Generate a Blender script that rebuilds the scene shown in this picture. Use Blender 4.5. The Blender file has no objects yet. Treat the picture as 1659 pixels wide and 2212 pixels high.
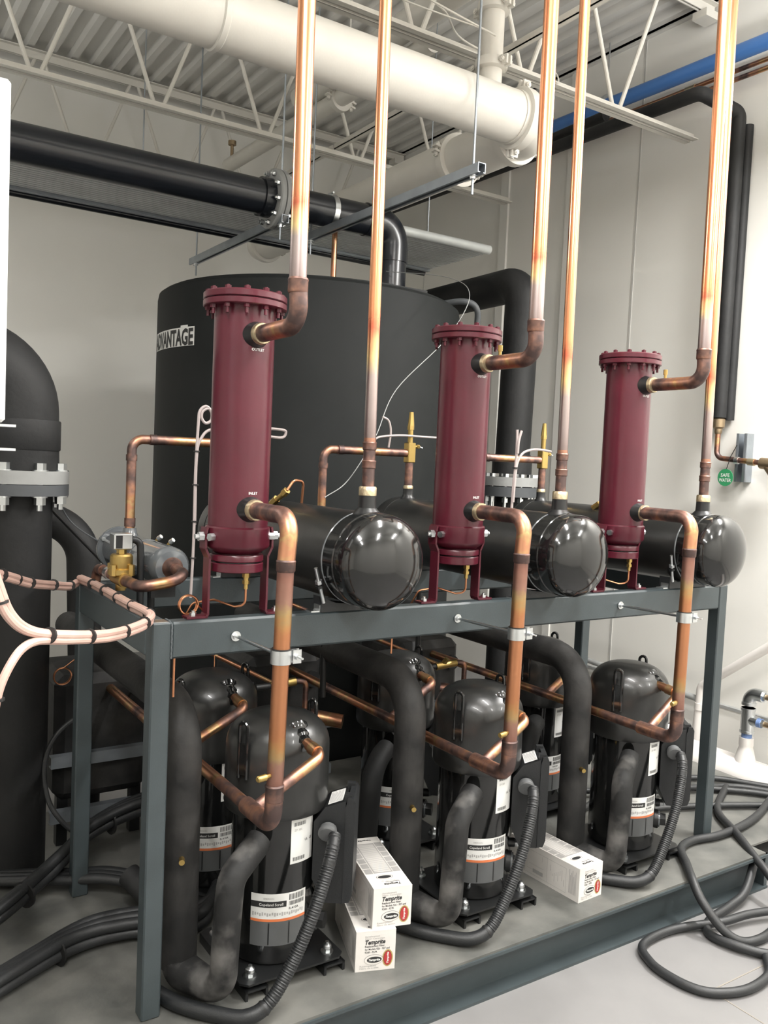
import bpy, math, random
from mathutils import Vector, Matrix
random.seed(4)
PI = math.pi
SC = bpy.context.scene
COL = SC.collection

# ------------------------------------------------------------------ camera
cd = bpy.data.cameras.new('camera'); cam = bpy.data.objects.new('camera', cd); COL.objects.link(cam); SC.camera = cam
FPX = 1852.75
cd.sensor_fit = 'VERTICAL'; cd.sensor_height = 36.0; cd.lens = FPX*36.0/2212.0
cd.clip_start = 0.05; cd.clip_end = 60
yaw, pitch, roll = 0.58467, -0.05786, 0.04449
fw = Vector((math.sin(yaw)*math.cos(pitch), math.cos(yaw)*math.cos(pitch), math.sin(pitch)))
rt = Vector((math.cos(yaw), -math.sin(yaw), 0)); up = rt.cross(fw)
r2 = rt*math.cos(roll)+up*math.sin(roll); u2 = -rt*math.sin(roll)+up*math.cos(roll)
M = Matrix((r2, u2, -fw)).transposed().to_4x4(); M.translation = Vector((-0.722, -2.148, 1.512))
cam.matrix_world = M

# ------------------------------------------------------------------ world, exposure
SC.view_settings.view_transform = 'Standard'; SC.view_settings.look = 'None'
SC.view_settings.gamma = 1.0; SC.view_settings.use_curve_mapping = False
SC.view_settings.exposure = 0.25
w = bpy.data.worlds.new('world'); SC.world = w; w.use_nodes = True
w.node_tree.nodes['Background'].inputs[0].default_value = (1.0, 0.96, 0.9, 1)
w.node_tree.nodes['Background'].inputs[1].default_value = 0.25
SC.cycles.max_bounces = 8; SC.cycles.diffuse_bounces = 5; SC.cycles.glossy_bounces = 4
SC.cycles.sample_clamp_indirect = 4.0
# room limits
XL, XR, YF, YB, ZF, ZC = -3.6, 3.80, -4.6, 4.82, -0.15, 4.36
# strip lights: (x, y, z, watts)
LIGHTS = [(1.2, -.9, 3.39, 58), (3.2, -.7, 3.39, 150), (-.95, -1.7, 3.39, 78), (-1.6, 2.7, 3.39, 55), (1.2, -3.3, 3.39, 50), (3.25, -3.3, 3.39, 70), (-1.1, -3.3, 3.39, 40)]

# ------------------------------------------------------------------ materials
def C4(c): return (c[0], c[1], c[2], 1)
def mat(name, col, rough=.5, metal=0., bump=0., bscale=60., var=0., vscale=8., col2=None, coat=0., emit=0., spec=None, thr=None):
    m = bpy.data.materials.new(name); m.use_nodes = True; nt = m.node_tree; b = nt.nodes['Principled BSDF']
    b.inputs['Base Color'].default_value = C4(col); b.inputs['Roughness'].default_value = rough
    b.inputs['Metallic'].default_value = metal; b.inputs['Coat Weight'].default_value = coat
    if spec is not None: b.inputs['Specular IOR Level'].default_value = spec
    if emit: b.inputs['Emission Color'].default_value = C4(col); b.inputs['Emission Strength'].default_value = emit
    tc = nt.nodes.new('ShaderNodeTexCoord')
    if var or col2:
        n = nt.nodes.new('ShaderNodeTexNoise'); n.inputs['Scale'].default_value = vscale; n.inputs['Detail'].default_value = 6
        nt.links.new(tc.outputs['Object'], n.inputs['Vector'])
        r = nt.nodes.new('ShaderNodeValToRGB')
        lo, hi = thr if thr else (.3, .7)
        r.color_ramp.elements[0].position = lo; r.color_ramp.elements[1].position = hi
        c2 = col2 if col2 else [c*(1+var) for c in col]; c1 = col if col2 else [c*(1-var) for c in col]
        r.color_ramp.elements[0].color = C4(c1); r.color_ramp.elements[1].color = C4(c2)
        nt.links.new(n.outputs['Fac'], r.inputs['Fac']); nt.links.new(r.outputs['Color'], b.inputs['Base Color'])
    if bump:
        n = nt.nodes.new('ShaderNodeTexNoise'); n.inputs['Scale'].default_value = bscale; n.inputs['Detail'].default_value = 4
        nt.links.new(tc.outputs['Object'], n.inputs['Vector'])
        bp = nt.nodes.new('ShaderNodeBump'); bp.inputs['Strength'].default_value = bump; bp.inputs['Distance'].default_value = .01
        nt.links.new(n.outputs['Fac'], bp.inputs['Height']); nt.links.new(bp.outputs['Normal'], b.inputs['Normal'])
    return m
def copper(name, stops, rough=.28, blotch=.35):
    """copper whose brazing discolouration follows the 'joint_dist' attribute (metres from the nearest joint / 0.3)"""
    m = bpy.data.materials.new(name); m.use_nodes = True; nt = m.node_tree; b = nt.nodes['Principled BSDF']
    b.inputs['Metallic'].default_value = 1.0
    at = nt.nodes.new('ShaderNodeAttribute'); at.attribute_name = 'joint_dist'
    tc = nt.nodes.new('ShaderNodeTexCoord'); n = nt.nodes.new('ShaderNodeTexNoise'); n.inputs['Scale'].default_value = 26; n.inputs['Detail'].default_value = 5
    nt.links.new(tc.outputs['Object'], n.inputs['Vector'])
    ma = nt.nodes.new('ShaderNodeMath'); ma.operation = 'MULTIPLY_ADD'; ma.inputs[1].default_value = blotch; ma.inputs[2].default_value = -blotch*.5
    nt.links.new(n.outputs['Fac'], ma.inputs[0])
    ad = nt.nodes.new('ShaderNodeMath'); ad.operation = 'ADD'; ad.use_clamp = True
    nt.links.new(at.outputs['Fac'], ad.inputs[0]); nt.links.new(ma.outputs[0], ad.inputs[1])
    r = nt.nodes.new('ShaderNodeValToRGB'); el = r.color_ramp.elements
    while len(el) > 1: el.remove(el[0])
    el[0].position = stops[0][0]; el[0].color = C4(stops[0][1])
    for p, c in stops[1:]:
        e = el.new(p); e.color = C4(c)
    nt.links.new(ad.outputs[0], r.inputs['Fac']); nt.links.new(r.outputs['Color'], b.inputs['Base Color'])
    rr = nt.nodes.new('ShaderNodeMapRange'); rr.inputs['To Min'].default_value = rough+.2; rr.inputs['To Max'].default_value = rough
    nt.links.new(ad.outputs[0], rr.inputs['Value']); nt.links.new(rr.outputs['Result'], b.inputs['Roughness'])
    return m
ST_RISE = [(0, (.20,.15,.14)), (.22, (.33,.27,.26)), (.42, (.42,.35,.33)), (.52, (.80,.60,.30)), (.60, (.86,.46,.24)), (.68, (.72,.20,.12)), (.80, (.88,.36,.18)), (1, (.90,.42,.23))]
ST_DROP = [(0, (.12,.075,.075)), (.25, (.27,.14,.11)), (.45, (.32,.18,.14)), (.56, (.40,.28,.14)), (.66, (.46,.25,.11)), (.78, (.45,.20,.10)), (1, (.47,.21,.11))]
ST_OLD = [(0, (.12,.085,.08)), (.3, (.26,.15,.12)), (.5, (.42,.22,.15)), (.65, (.48,.24,.13)), (.8, (.54,.36,.18)), (1, (.56,.27,.16))]
m_copper_rise = copper('bright_copper', ST_RISE, .22, .06)
m_copper_drop = copper('dull_copper', ST_DROP, .36, .35)
m_copper_old = copper('stained_copper', ST_OLD, .33, 1.5)
m_copper_thin = mat('capillary_copper', (.62,.28,.15), .3, 1)
m_wall = mat('painted_wall', (.72,.71,.67), .6, 0, .04, 25, .03, 1.2)
m_seam = mat('panel_seam', (.48,.475,.45), .6)
m_ceil = mat('painted_deck', (.62,.61,.58), .55, 0, 0, 60, .05, 3)
m_white_steel = mat('cream_painted_steel', (.60,.58,.53), .42, 0, .03, 120, .04, 5)
m_floor = mat('epoxy_floor', (.18,.176,.175), .34, 0, .02, 30, .08, 3)
m_crack = mat('floor_joint', (.22,.20,.17), .8)
m_frame = mat('slate_grey_paint', (.038,.049,.053), .42, 0, .05, 300, .12, 7)
m_deck = mat('dusty_deck_plate', (.060,.062,.058), .5, 0, .10, 40, 0, 5.5, (.15,.148,.135))
m_weld = mat('weld_bead', (.07,.08,.085), .5, 0, .4, 200)
m_insul = mat('black_rubber_insulation', (.009,.0095,.010), .62, 0, .12, 50, 0, 5, (.018,.018,.018), spec=.3)
m_insul_p = mat('dust_patched_insulation', (.012,.012,.012), .62, 0, .15, 40, 0, 9, (.12,.115,.11), spec=.3, thr=(.45,.72))
m_insul_d = mat('dusty_rubber_insulation', (.010,.010,.010), .62, 0, .15, 40, 0, 7, (.042,.040,.038), spec=.3, thr=(.42,.78))
m_tank = mat('tank_insulation', (.009,.0105,.0105), .65, 0, .10, 9, 0, 3, (.013,.0145,.0145), spec=.2)
m_shell = mat('gloss_black_paint', (.005,.0055,.0055), .13, 0, .02, 60, 0, 5, (.010,.010,.010), coat=.3)
m_shell_d = mat('dusty_black_paint', (.007,.0075,.0075), .33, 0, .03, 90, 0, 7, (.022,.022,.021), coat=.12)
m_black = mat('black_steel', (.009,.0095,.010), .38)
m_plastic = mat('black_plastic', (.010,.011,.012), .45, 0, .1, 250)
m_hose = mat('black_hose', (.016,.017,.018), .5, 0, .1, 150)
m_pvc = mat('dark_grey_pvc', (.010,.012,.016), .25, 0, 0, 60, .08, 6)
m_maroon = mat('maroon_paint', (.068,.008,.016), .28, 0, .03, 90, .12, 6, coat=0, spec=.45)
m_brass = mat('brass', (.44,.31,.11), .38, 1, .05, 80)
m_brassring = mat('braze_ring', (.50,.42,.28), .45, 1, .2, 120)
m_zinc = mat('zinc_plated_steel', (.62,.64,.65), .28, 1, .05, 100)
m_galv = mat('galvanised_strut', (.33,.36,.39), .42, .8, .05, 60, .1, 12)
m_alu = mat('aluminium_panel', (.50,.52,.51), .45, .15, 0, 60, .1, 5)
m_drier = mat('grey_gloss_paint', (.10,.108,.115), .15, 0, .02, 70, .15, 9, coat=.5)
m_white = mat('white_label', (.70,.70,.68), .5)
m_carton = mat('white_carton', (.61,.585,.555), .6, 0, .03, 100, .03, 15)
m_carton_g = mat('carton_grey_print', (.30,.29,.28), .6)
m_ink = mat('black_ink', (.02,.02,.02), .6)
m_greyink = mat('faint_grey_ink', (.38,.37,.36), .6)
m_orange = mat('orange_print', (.62,.17,.06), .5)
m_redink = mat('red_print', (.36,.03,.03), .5)
m_gold = mat('gold_print', (.40,.28,.10), .5)
m_dkgrey = mat('grey_print', (.085,.088,.09), .5)
m_green = mat('green_tag_plastic', (.03,.22,.09), .4)
m_pink = mat('pink_white_tube', (.50,.33,.28), .35, 0, 0, 60, .08, 20)
m_pinkgrey = mat('pale_sensor_cable', (.36,.31,.30), .45)
m_tie = mat('black_cable_tie', (.01,.01,.01), .5)
m_blue = mat('blue_pipe_paint', (.055,.16,.42), .4)
m_pvcw = mat('white_pvc', (.66,.63,.60), .38, 0, .03, 30, .04, 4)
m_flange = mat('grey_flange', (.26,.265,.26), .45, 0, .05, 80, .1, 10)
m_rubber = mat('grey_gasket', (.06,.065,.07), .6)
m_cab = mat('white_cabinet_paint', (.72,.74,.74), .35)
m_bronze = mat('bronze_casting', (.33,.25,.16), .42, .9, .1, 60)
m_bluetape = mat('blue_sealant', (.14,.22,.42), .5)
m_lens = mat('light_diffuser', (1.0,.95,.87), .5, emit=7)

# ------------------------------------------------------------------ mesh builder
def fil(pts, rad=.05, n=7):
    """polyline -> same line with its corners rounded by radius rad (number or list per inner corner)"""
    P = [Vector(p) for p in pts]; out = [P[0]]
    for i in range(1, len(P)-1):
        r = rad[i-1] if isinstance(rad, (list, tuple)) else rad
        a = (P[i-1]-P[i]).normalized(); b = (P[i+1]-P[i]).normalized()
        ang = a.angle(b)
        if r <= 0 or ang > PI-.02: out.append(P[i]); continue
        d = r/math.tan(ang/2)
        d = min(d, (P[i-1]-P[i]).length*.95, (P[i+1]-P[i]).length*.95); rr = d*math.tan(ang/2)
        bis = (a+b).normalized(); c = P[i]+bis*(rr/math.sin(ang/2))
        s = P[i]+a*d-c; e = P[i]+b*d-c; tot = s.angle(e); ax = s.cross(e).normalized()
        for k in range(n+1):
            out.append(c+Matrix.Rotation(tot*k/n, 3, ax) @ s)
    out.append(P[-1]); return out
def spl(pts, n=8):
    P = [Vector(p) for p in pts]; P = [P[0]*2-P[1]]+P+[P[-1]*2-P[-2]]; o = []
    for i in range(1, len(P)-2):
        for k in range(n):
            t = k/n; a, b, c, d = P[i-1], P[i], P[i+1], P[i+2]
            o.append(.5*((2*b)+(c-a)*t+(2*a-5*b+4*c-d)*t*t+(3*b-a-3*c+d)*t**3))
    o.append(P[-2]); return o
def dense(pts, step):
    out = [pts[0]]
    for a, b in zip(pts, pts[1:]):
        k = max(1, int((b-a).length/step))
        for j in range(1, k+1): out.append(a.lerp(b, j/k))
    return out
_txt = {}
def textgeo(s):
    if s in _txt: return _txt[s]
    cu = bpy.data.curves.new('t', 'FONT'); cu.body = s; cu.size = 1; cu.resolution_u = 2; cu.offset = .035 if s in ('ADVANTAGE', 'Temprite') else .012; cu.shear = .25 if s == 'Temprite' else 0
    o = bpy.data.objects.new('t', cu); COL.objects.link(o)
    dg = bpy.context.evaluated_depsgraph_get(); dg.update()
    me = bpy.data.meshes.new_from_object(o.evaluated_get(dg))
    v = [(p.co.x, p.co.y) for p in me.vertices]; f = [tuple(p.vertices) for p in me.polygons]
    bpy.data.objects.remove(o); bpy.data.curves.remove(cu); bpy.data.meshes.remove(me)
    xs = [p[0] for p in v] or [0]; x0, x1 = min(xs), max(xs)
    v = [(p[0]-x0, p[1]) for p in v]; _txt[s] = (v, f, x1-x0); return _txt[s]
class MB:
    def __init__(s): s.v = []; s.f = []; s.m = []; s.h = []; s.mats = []
    def mi(s, m):
        if m not in s.mats: s.mats.append(m)
        return s.mats.index(m)
    def add(s, vs, fs, m, h=1.0):
        o = len(s.v); i = s.mi(m); s.v += [Vector(q) for q in vs]
        s.h += h if isinstance(h, list) else [h]*len(vs)
        s.f += [tuple(a+o for a in q) for q in fs]; s.m += [i]*len(fs); return s
    def box(s, lo, hi, m, bev=0.):
        (a, b, c), (d, e, f) = lo, hi
        if bev <= 0:
            vs = [(a,b,c),(d,b,c),(d,e,c),(a,e,c),(a,b,f),(d,b,f),(d,e,f),(a,e,f)]
            return s.add(vs, [(3,2,1,0),(4,5,6,7),(0,1,5,4),(1,2,6,5),(2,3,7,6),(3,0,4,7)], m)
        # chamfered box
        vs = []; idx = {}
        X = (a, d); Y = (b, e); Z = (c, f)
        for i in (0,1):
            for j in (0,1):
                for k in (0,1):
                    sx, sy, sz = (1,-1)[i], (1,-1)[j], (1,-1)[k]
                    idx[i,j,k,0] = len(vs); vs.append((X[i], Y[j]+sy*bev, Z[k]+sz*bev))
                    idx[i,j,k,1] = len(vs); vs.append((X[i]+sx*bev, Y[j], Z[k]+sz*bev))
                    idx[i,j,k,2] = len(vs); vs.append((X[i]+sx*bev, Y[j]+sy*bev, Z[k]))
        fs = []
        for i in (0,1):
            q = [idx[i,0,0,0], idx[i,1,0,0], idx[i,1,1,0], idx[i,0,1,0]]; fs.append(tuple(q if i else q[::-1]))
            q = [idx[0,i,0,1], idx[0,i,1,1], idx[1,i,1,1], idx[1,i,0,1]]; fs.append(tuple(q if i else q[::-1]))
            q = [idx[0,0,i,2], idx[1,0,i,2], idx[1,1,i,2], idx[0,1,i,2]]; fs.append(tuple(q if i else q[::-1]))
        for i in (0,1):
            for j in (0,1):
                q = [idx[i,j,0,0], idx[i,j,0,1], idx[i,j,1,1], idx[i,j,1,0]]; fs.append(tuple(q if i == j else q[::-1]))
                q = [idx[i,0,j,0], idx[i,0,j,2], idx[i,1,j,2], idx[i,1,j,0]]; fs.append(tuple(q if i != j else q[::-1]))
                q = [idx[0,i,j,1], idx[0,i,j,2], idx[1,i,j,2], idx[1,i,j,1]]; fs.append(tuple(q if i == j else q[::-1]))
                for k in (0,1):
                    q = [idx[i,j,k,0], idx[i,j,k,1], idx[i,j,k,2]]; fs.append(tuple(q if (i+j+k) % 2 else q[::-1]))
        return s.add(vs, fs, m)
    def obox(s, c, ax, ay, az, m):
        """oriented box: centre and three half-extent vectors"""
        c, ax, ay, az = Vector(c), Vector(ax), Vector(ay), Vector(az)
        vs = [c-ax-ay-az, c+ax-ay-az, c+ax+ay-az, c-ax+ay-az, c-ax-ay+az, c+ax-ay+az, c+ax+ay+az, c-ax+ay+az]
        return s.add(vs, [(3,2,1,0),(4,5,6,7),(0,1,5,4),(1,2,6,5),(2,3,7,6),(3,0,4,7)], m)
    def tube(s, pts, r, m, n=16, cap=True, heat=None, rf=None, closed=False, hscale=.3):
        P = [Vector(p) for p in pts]
        if m is m_copper_old and hscale == .3: hscale = .11
        if heat is not None or rf is not None and not isinstance(rf, tuple): P = dense(P, .02 if heat is not None else .004)
        N = len(P); T = []
        for i in range(N):
            a = P[max(0, i-1)]; b = P[min(N-1, i+1)]
            if closed: a = P[i-1]; b = P[(i+1) % N]
            T.append((b-a).normalized())
        u = T[0].orthogonal().normalized(); vs = []; hs = []; S = 0
        for i in range(N):
            if i:
                S += (P[i]-P[i-1]).length
                ax = T[i-1].cross(T[i])
                if ax.length > 1e-7: u = Matrix.Rotation(T[i-1].angle(T[i]), 3, ax.normalized()) @ u
            u = (u-T[i]*u.dot(T[i])).normalized(); w_ = T[i].cross(u); rr = rf(S) if rf else r
            hv = 1.0
            if heat is not None and len(heat): hv = min(1.0, min(abs(S-x) for x in heat)/hscale)
            elif heat is not None: hv = 1.0
            for k in range(n):
                a = 2*PI*k/n; vs.append(P[i]+(u*math.cos(a)+w_*math.sin(a))*rr); hs.append(hv)
        fs = []
        L = N if closed else N-1
        for i in range(L):
            j = (i+1) % N
            for k in range(n): fs.append((i*n+k, i*n+(k+1) % n, j*n+(k+1) % n, j*n+k))
        if cap and not closed: fs.append(tuple(range(n))[::-1]); fs.append(tuple((N-1)*n+k for k in range(n)))
        return s.add(vs, fs, m, hs)
    def lathe(s, prof, o, m, ax=(0,0,1), n=40, h=1.0):
        """prof: list of (radius, distance along axis)"""
        A = Vector(ax).normalized(); u = A.orthogonal().normalized(); w_ = A.cross(u); o = Vector(o); vs = []; ring = []
        for r, z in prof:
            if r < 1e-6: ring.append([len(vs)]); vs.append(o+A*z)
            else:
                ring.append(list(range(len(vs), len(vs)+n)))
                for k in range(n): a = 2*PI*k/n; vs.append(o+A*z+(u*math.cos(a)+w_*math.sin(a))*r)
        fs = []
        for a, b in zip(ring, ring[1:]):
            if len(a) == 1 and len(b) == 1: continue
            for k in range(n):
                k2 = (k+1) % n
                if len(a) == 1: fs.append((a[0], b[k2], b[k]))
                elif len(b) == 1: fs.append((a[k], a[k2], b[0]))
                else: fs.append((a[k], a[k2], b[k2], b[k]))
        if len(ring[0]) > 1: fs.append(tuple(ring[0][::-1]))
        if len(ring[-1]) > 1: fs.append(tuple(ring[-1]))
        return s.add(vs, fs, m, h)
    def cyl(s, a, b, r, m, n=20, r2=None, h=1.0):
        a, b = Vector(a), Vector(b); return s.lathe([(r, 0), (r if r2 is None else r2, (b-a).length)], a, m, b-a, n, h)
    def hexa(s, a, b, r, m): return s.cyl(a, b, r, m, 6)
    def prism(s, poly, a, b, m):
        """poly: list of 3D points; extruded by vector b-a"""
        d = Vector(b)-Vector(a); n = len(poly); vs = [Vector(p) for p in poly]+[Vector(p)+d for p in poly]
        fs = [tuple(range(n))[::-1], tuple(range(n, 2*n))]+[(k, (k+1) % n, n+(k+1) % n, n+k) for k in range(n)]
        return s.add(vs, fs, m)
    def fquad(s, fn, x0, y0, x1, y1, m, nx=1, ny=1):
        vs = [fn(x0+(x1-x0)*i/nx, y0+(y1-y0)*j/ny) for j in range(ny+1) for i in range(nx+1)]
        fs = [(j*(nx+1)+i, j*(nx+1)+i+1, (j+1)*(nx+1)+i+1, (j+1)*(nx+1)+i) for j in range(ny) for i in range(nx)]
        return s.add(vs, fs, m)
    def fdisc(s, fn, cx, cy, rx, ry, m, n=28, ring=0):
        if ring:
            vs = [fn(cx+math.cos(2*PI*k/n)*rx*q, cy+math.sin(2*PI*k/n)*ry*q) for q in (1, 1-ring) for k in range(n)]
            return s.add(vs, [(k, (k+1) % n, n+(k+1) % n, n+k) for k in range(n)], m)
        return s.add([fn(cx+math.cos(2*PI*k/n)*rx, cy+math.sin(2*PI*k/n)*ry) for k in range(n)], [tuple(range(n))], m)
    def text(s, t, fn, x, y, size, m, align='l', width=None, sx=1.0):
        v, f, wd = textgeo(t)
        k = sx if width is None else width/(wd*size)
        ox = x-(wd*size*k/2 if align == 'c' else (wd*size*k if align == 'r' else 0))
        return s.add([fn(ox+p[0]*size*k, y+p[1]*size) for p in v], f, m)
    def build(s, name, org=(0,0,0), parent=None, sharp=35, label=None):
        me = bpy.data.meshes.new(name); o = Vector(org)
        me.from_pydata([tuple(q-o) for q in s.v], [], s.f); me.polygons.foreach_set('material_index', s.m)
        for m in s.mats: me.materials.append(m)
        me.polygons.foreach_set('use_smooth', [True]*len(s.f))
        if min(s.h, default=1) < 1:
            a = me.attributes.new('joint_dist', 'FLOAT', 'POINT'); a.data.foreach_set('value', s.h)
        elif any(m in (m_copper_rise, m_copper_drop, m_copper_old) for m in s.mats):
            a = me.attributes.new('joint_dist', 'FLOAT', 'POINT'); a.data.foreach_set('value', s.h)
        me.set_sharp_from_angle(angle=math.radians(sharp)); me.update()
        ob = bpy.data.objects.new(name, me); COL.objects.link(ob)
        if parent is not None: ob.parent = parent
        else: ob.location = o
        if label: ob['label'] = label
        return ob
def tag(o, label=None, cat=None, group=None, kind=None):
    if label: o['label'] = label
    if cat: o['category'] = cat
    if group: o['group'] = group
    if kind: o['kind'] = kind
    return o
class Thing:
    def __init__(s, name, label, cat, base, group=None):
        s.o = bpy.data.objects.new(name, None); COL.objects.link(s.o); s.o.location = base; s.base = base
        s.o.empty_display_size = .05; tag(s.o, label, cat, group)
    def part(s, name, mb, parent=None, label=None, sharp=35):
        return mb.build(name, s.base, parent or s.o, sharp, label)
def copy_tree(o, parent=None):
    c = o.copy(); COL.objects.link(c)
    if parent is not None: c.parent = parent; c.matrix_parent_inverse = o.matrix_parent_inverse.copy()
    for ch in list(o.children): copy_tree(ch, c)
    return c
def repeat(t, dx, label, dy=0):
    c = copy_tree(t.o); c.location = Vector(t.base)+Vector((dx, dy, 0)); c['label'] = label; return c
def struct(name, mb, sharp=35): return tag(mb.build(name, (0,0,0), None, sharp), kind='structure')
def single(name, mb, label, cat, base, group=None, sharp=35): return tag(mb.build(name, base, None, sharp), label, cat, group)
DX = .775
def xz(y, x0=0, z0=0, off=0):      # flat art on a face seen from -Y
    return lambda a, b: (x0+a, y-off, z0+b)

# ------------------------------------------------------------------ lights (real strip fixtures)
for i, (x, y, z, W) in enumerate(LIGHTS):
    t = Thing('strip_light', 'ceiling strip light hanging below the joists, out of the frame', 'light', (x, y, z), 'strip lights above the plant room')
    t.part('housing', MB().box((x-.09, y-.62, z+.02), (x+.09, y+.62, z+.08), m_white_steel, .008))
    t.part('diffuser', MB().box((x-.07, y-.6, z), (x+.07, y+.6, z+.02), m_lens))
    t.part('hanger', MB().cyl((x, y-.4, z+.08), (x, y-.4, ZC), .004, m_zinc, 8).cyl((x, y+.4, z+.08), (x, y+.4, ZC), .004, m_zinc, 8))
    ld = bpy.data.lights.new('strip_lamp', 'AREA'); ld.shape = 'RECTANGLE'; ld.size = .14; ld.size_y = 1.2; ld.energy = W; ld.color = (1, .985, .96)
    lo = bpy.data.objects.new('strip_lamp', ld); COL.objects.link(lo); lo.location = (0, 0, -.004); lo.parent = t.o
    l2 = ld.copy(); l2.energy = W*.6; lo = bpy.data.objects.new('uplight_lamp', l2); COL.objects.link(lo); lo.location = (0, 0, .085); lo.rotation_euler = (PI, 0, 0); lo.parent = t.o

# ------------------------------------------------------------------ room shell
struct('floor', MB().box((XL, YF, ZF-.1), (XR, YB, ZF), m_floor))
struct('wall_back', MB().box((XL-.1, YB, ZF-.1), (XR+.1, YB+.1, ZC+.1), m_wall))
wr = MB().box((XR, YF, ZF-.1), (XR+.1, YB, ZC+.1), m_wall); struct('wall_right', wr)
struct('wall_left', MB().box((XL-.1, YF, ZF-.1), (XL, YB, ZC+.1), m_wall))
struct('wall_front', MB().box((XL-.1, YF-.1, ZF-.1), (XR+.1, YF, ZC+.1), m_wall))
mb = MB(); prof = []; x = XL
while x < XR:
    prof += [(x, ZC), (x+.046, ZC), (x+.062, ZC+.042), (x+.136, ZC+.042)]; x += .152
prof.append((x, ZC)); n = len(prof)
vs = [(min(p[0], XR), YF, p[1]) for p in prof]+[(min(p[0], XR), YB, p[1]) for p in prof]
mb.add(vs, [(k, k+1, n+k+1, n+k) for k in range(n-1)], m_ceil); struct('ceiling', mb, 20)
struct('trim_1', MB().box((XR-.03, YF, ZC-.012), (XR, YB, ZC), m_ceil))
struct('trim_2', MB().box((XL, YB-.05, ZC-.06), (XR-.03, YB, ZC-.0), m_ceil))
# vertical panel seams of the right wall and the base rail
for i, (y, wd, th) in enumerate(((.35, .004, .003), (1.81, .006, .004), (2.43, .035, .014), (3.14, .045, .018), (4.2, .004, .003))):
    struct('trim_%d' % (3+i), MB().box((XR-th, y-wd, ZF), (XR, y+wd, ZC-.012), m_seam if wd < .01 else m_wall))
struct('baseboard_right', MB().box((XR-.022, YF, ZF), (XR, YB, .145), m_wall))
struct('trim_8', MB().box((XR-.03, YF, .145), (XR, YB, .162), m_flange))
# saw cuts in the slab
mb = MB()
mb.box((1.70, -3.5, ZF), (1.704, -.53, ZF+.0012), m_crack); mb.box((1.70, -.53, ZF), (XR, -.526, ZF+.0012), m_crack)
struct('trim_9', mb)

# ------------------------------------------------------------------ joists
def joist(y, label):
    t = Thing('bar_joist', label, 'joist', (.5, y, 3.52), 'cream bar joists under the roof deck')
    for nm, z0, z1, xe in (('bottom_chord', 3.52, 3.56, 3.66), ('top_chord', 4.29, 4.345, XR-.02)):
        mb = MB()
        for sg in (-1, 1):
            za, zb = (z0, z0+.006) if nm[0] == 'b' else (z1-.006, z1)
            mb.box((XL+.02, y+sg*.012-.003, z0), (xe, y+sg*.012+.003, z1), m_white_steel)
            mb.box((XL+.02, min(y+sg*.012, y+sg*.05), za), (xe, max(y+sg*.012, y+sg*.05), zb), m_white_steel)
        t.part(nm, mb)
    x = .253-.685*5
    while x < 3.6:
        for sg in (-1, 1):
            xt = x+sg*(.3425-.03)
            if XL < xt < XR-.05: t.part('web_bar', MB().cyl((x+sg*.028, y, 3.55), (xt, y, 4.3), .0125, m_white_steel, 10))
        x += .685
    t.part('bearing_seat', MB().box((XR-.14, y-.05, 4.245), (XR-.02, y+.05, 4.29), m_white_steel))
    return t
joist(1.3, 'cream bar joist crossing the top right, behind the tall copper risers')
joist(2.95, 'cream bar joist running from the upper left edge down behind the copper risers')
joist(4.6, 'farthest cream bar joist, next to the back wall above the black pipe')
joist(-.35, 'nearest cream bar joist, overhead and out of the frame')
for y0, y1, lb in ((-.3, 1.29, 'cream bridging bar from the near joist toward the camera'), (1.31, 2.94, 'cream bridging bar between the two visible joists'), (2.96, 4.55, 'cream bridging bar from the far joist to the back wall')):
    single('joist_bridging', MB().box((2.12, y0, 3.565), (2.15, y1, 3.571), m_white_steel).box((2.12, y0, 3.565), (2.124, y1, 3.60), m_white_steel), lb, 'brace', (2.13, y0, 3.57))

# ------------------------------------------------------------------ cream process pipes
t = Thing('cream_water_pipe', 'large cream painted pipe under the ceiling with elbow at its right end', 'pipe', (0, 1, 3.15))
R8 = .118
t.part('pipe', MB().tube([(-3.5, 1, 3.15), (1.97, 1, 3.15)], R8, m_white_steel, 40))
t.part('elbow', MB().tube(fil([(1.97, 1, 3.15), (2.15, 1, 3.15), (2.15, 1.2, 3.15)], .14, 14), R8+.004, m_white_steel, 40))
t.part('pipe', MB().tube([(2.15, 1.2, 3.15), (2.15, 4.05, 3.15)], R8, m_white_steel, 40))
t.part('end_cap', MB().lathe([(R8+.004, 0), (R8+.004, .05), (R8*.9, .1), (R8*.6, .14), (0, .155)], (2.15, 4.02, 3.15), m_white_steel, (0,1,0), 40))
def coupling(t, c, ax, r, m=m_white_steel, wd=.06):
    c = Vector(c); A = Vector(ax); mb = MB()
    mb.lathe([(r+.002, -wd/2), (r+.022, -wd/2+.006), (r+.024, 0), (r+.022, wd/2-.006), (r+.002, wd/2)], c, m, A, 36)
    u = A.orthogonal().normalized(); v = A.cross(u)
    cp = t.part('coupling', mb)
    for s in (1, -1):
        d = (u*.55+v*.83).normalized()*s; e = A.cross(d)
        b = c+d*(r+.03)
        lg = MB().obox(b-e*.014, d*.022, e*.006, A*.02, m).obox(b+e*.014, d*.022, e*.006, A*.02, m)
        lg.cyl(b-e*.04, b+e*.04, .007, m, 8).hexa(b-e*.036, b-e*.02, .013, m).hexa(b+e*.02, b+e*.036, .013, m)
        t.part('clamp_lug', lg, cp)
coupling(t, (2.02, 1, 3.15), (1,0,0), R8); coupling(t, (2.15, 1.17, 3.15), (0,1,0), R8)
coupling(t, (2.15, 1.62, 3.15), (0,1,0), R8); coupling(t, (2.15, 4.0, 3.15), (0,1,0), R8)
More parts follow.
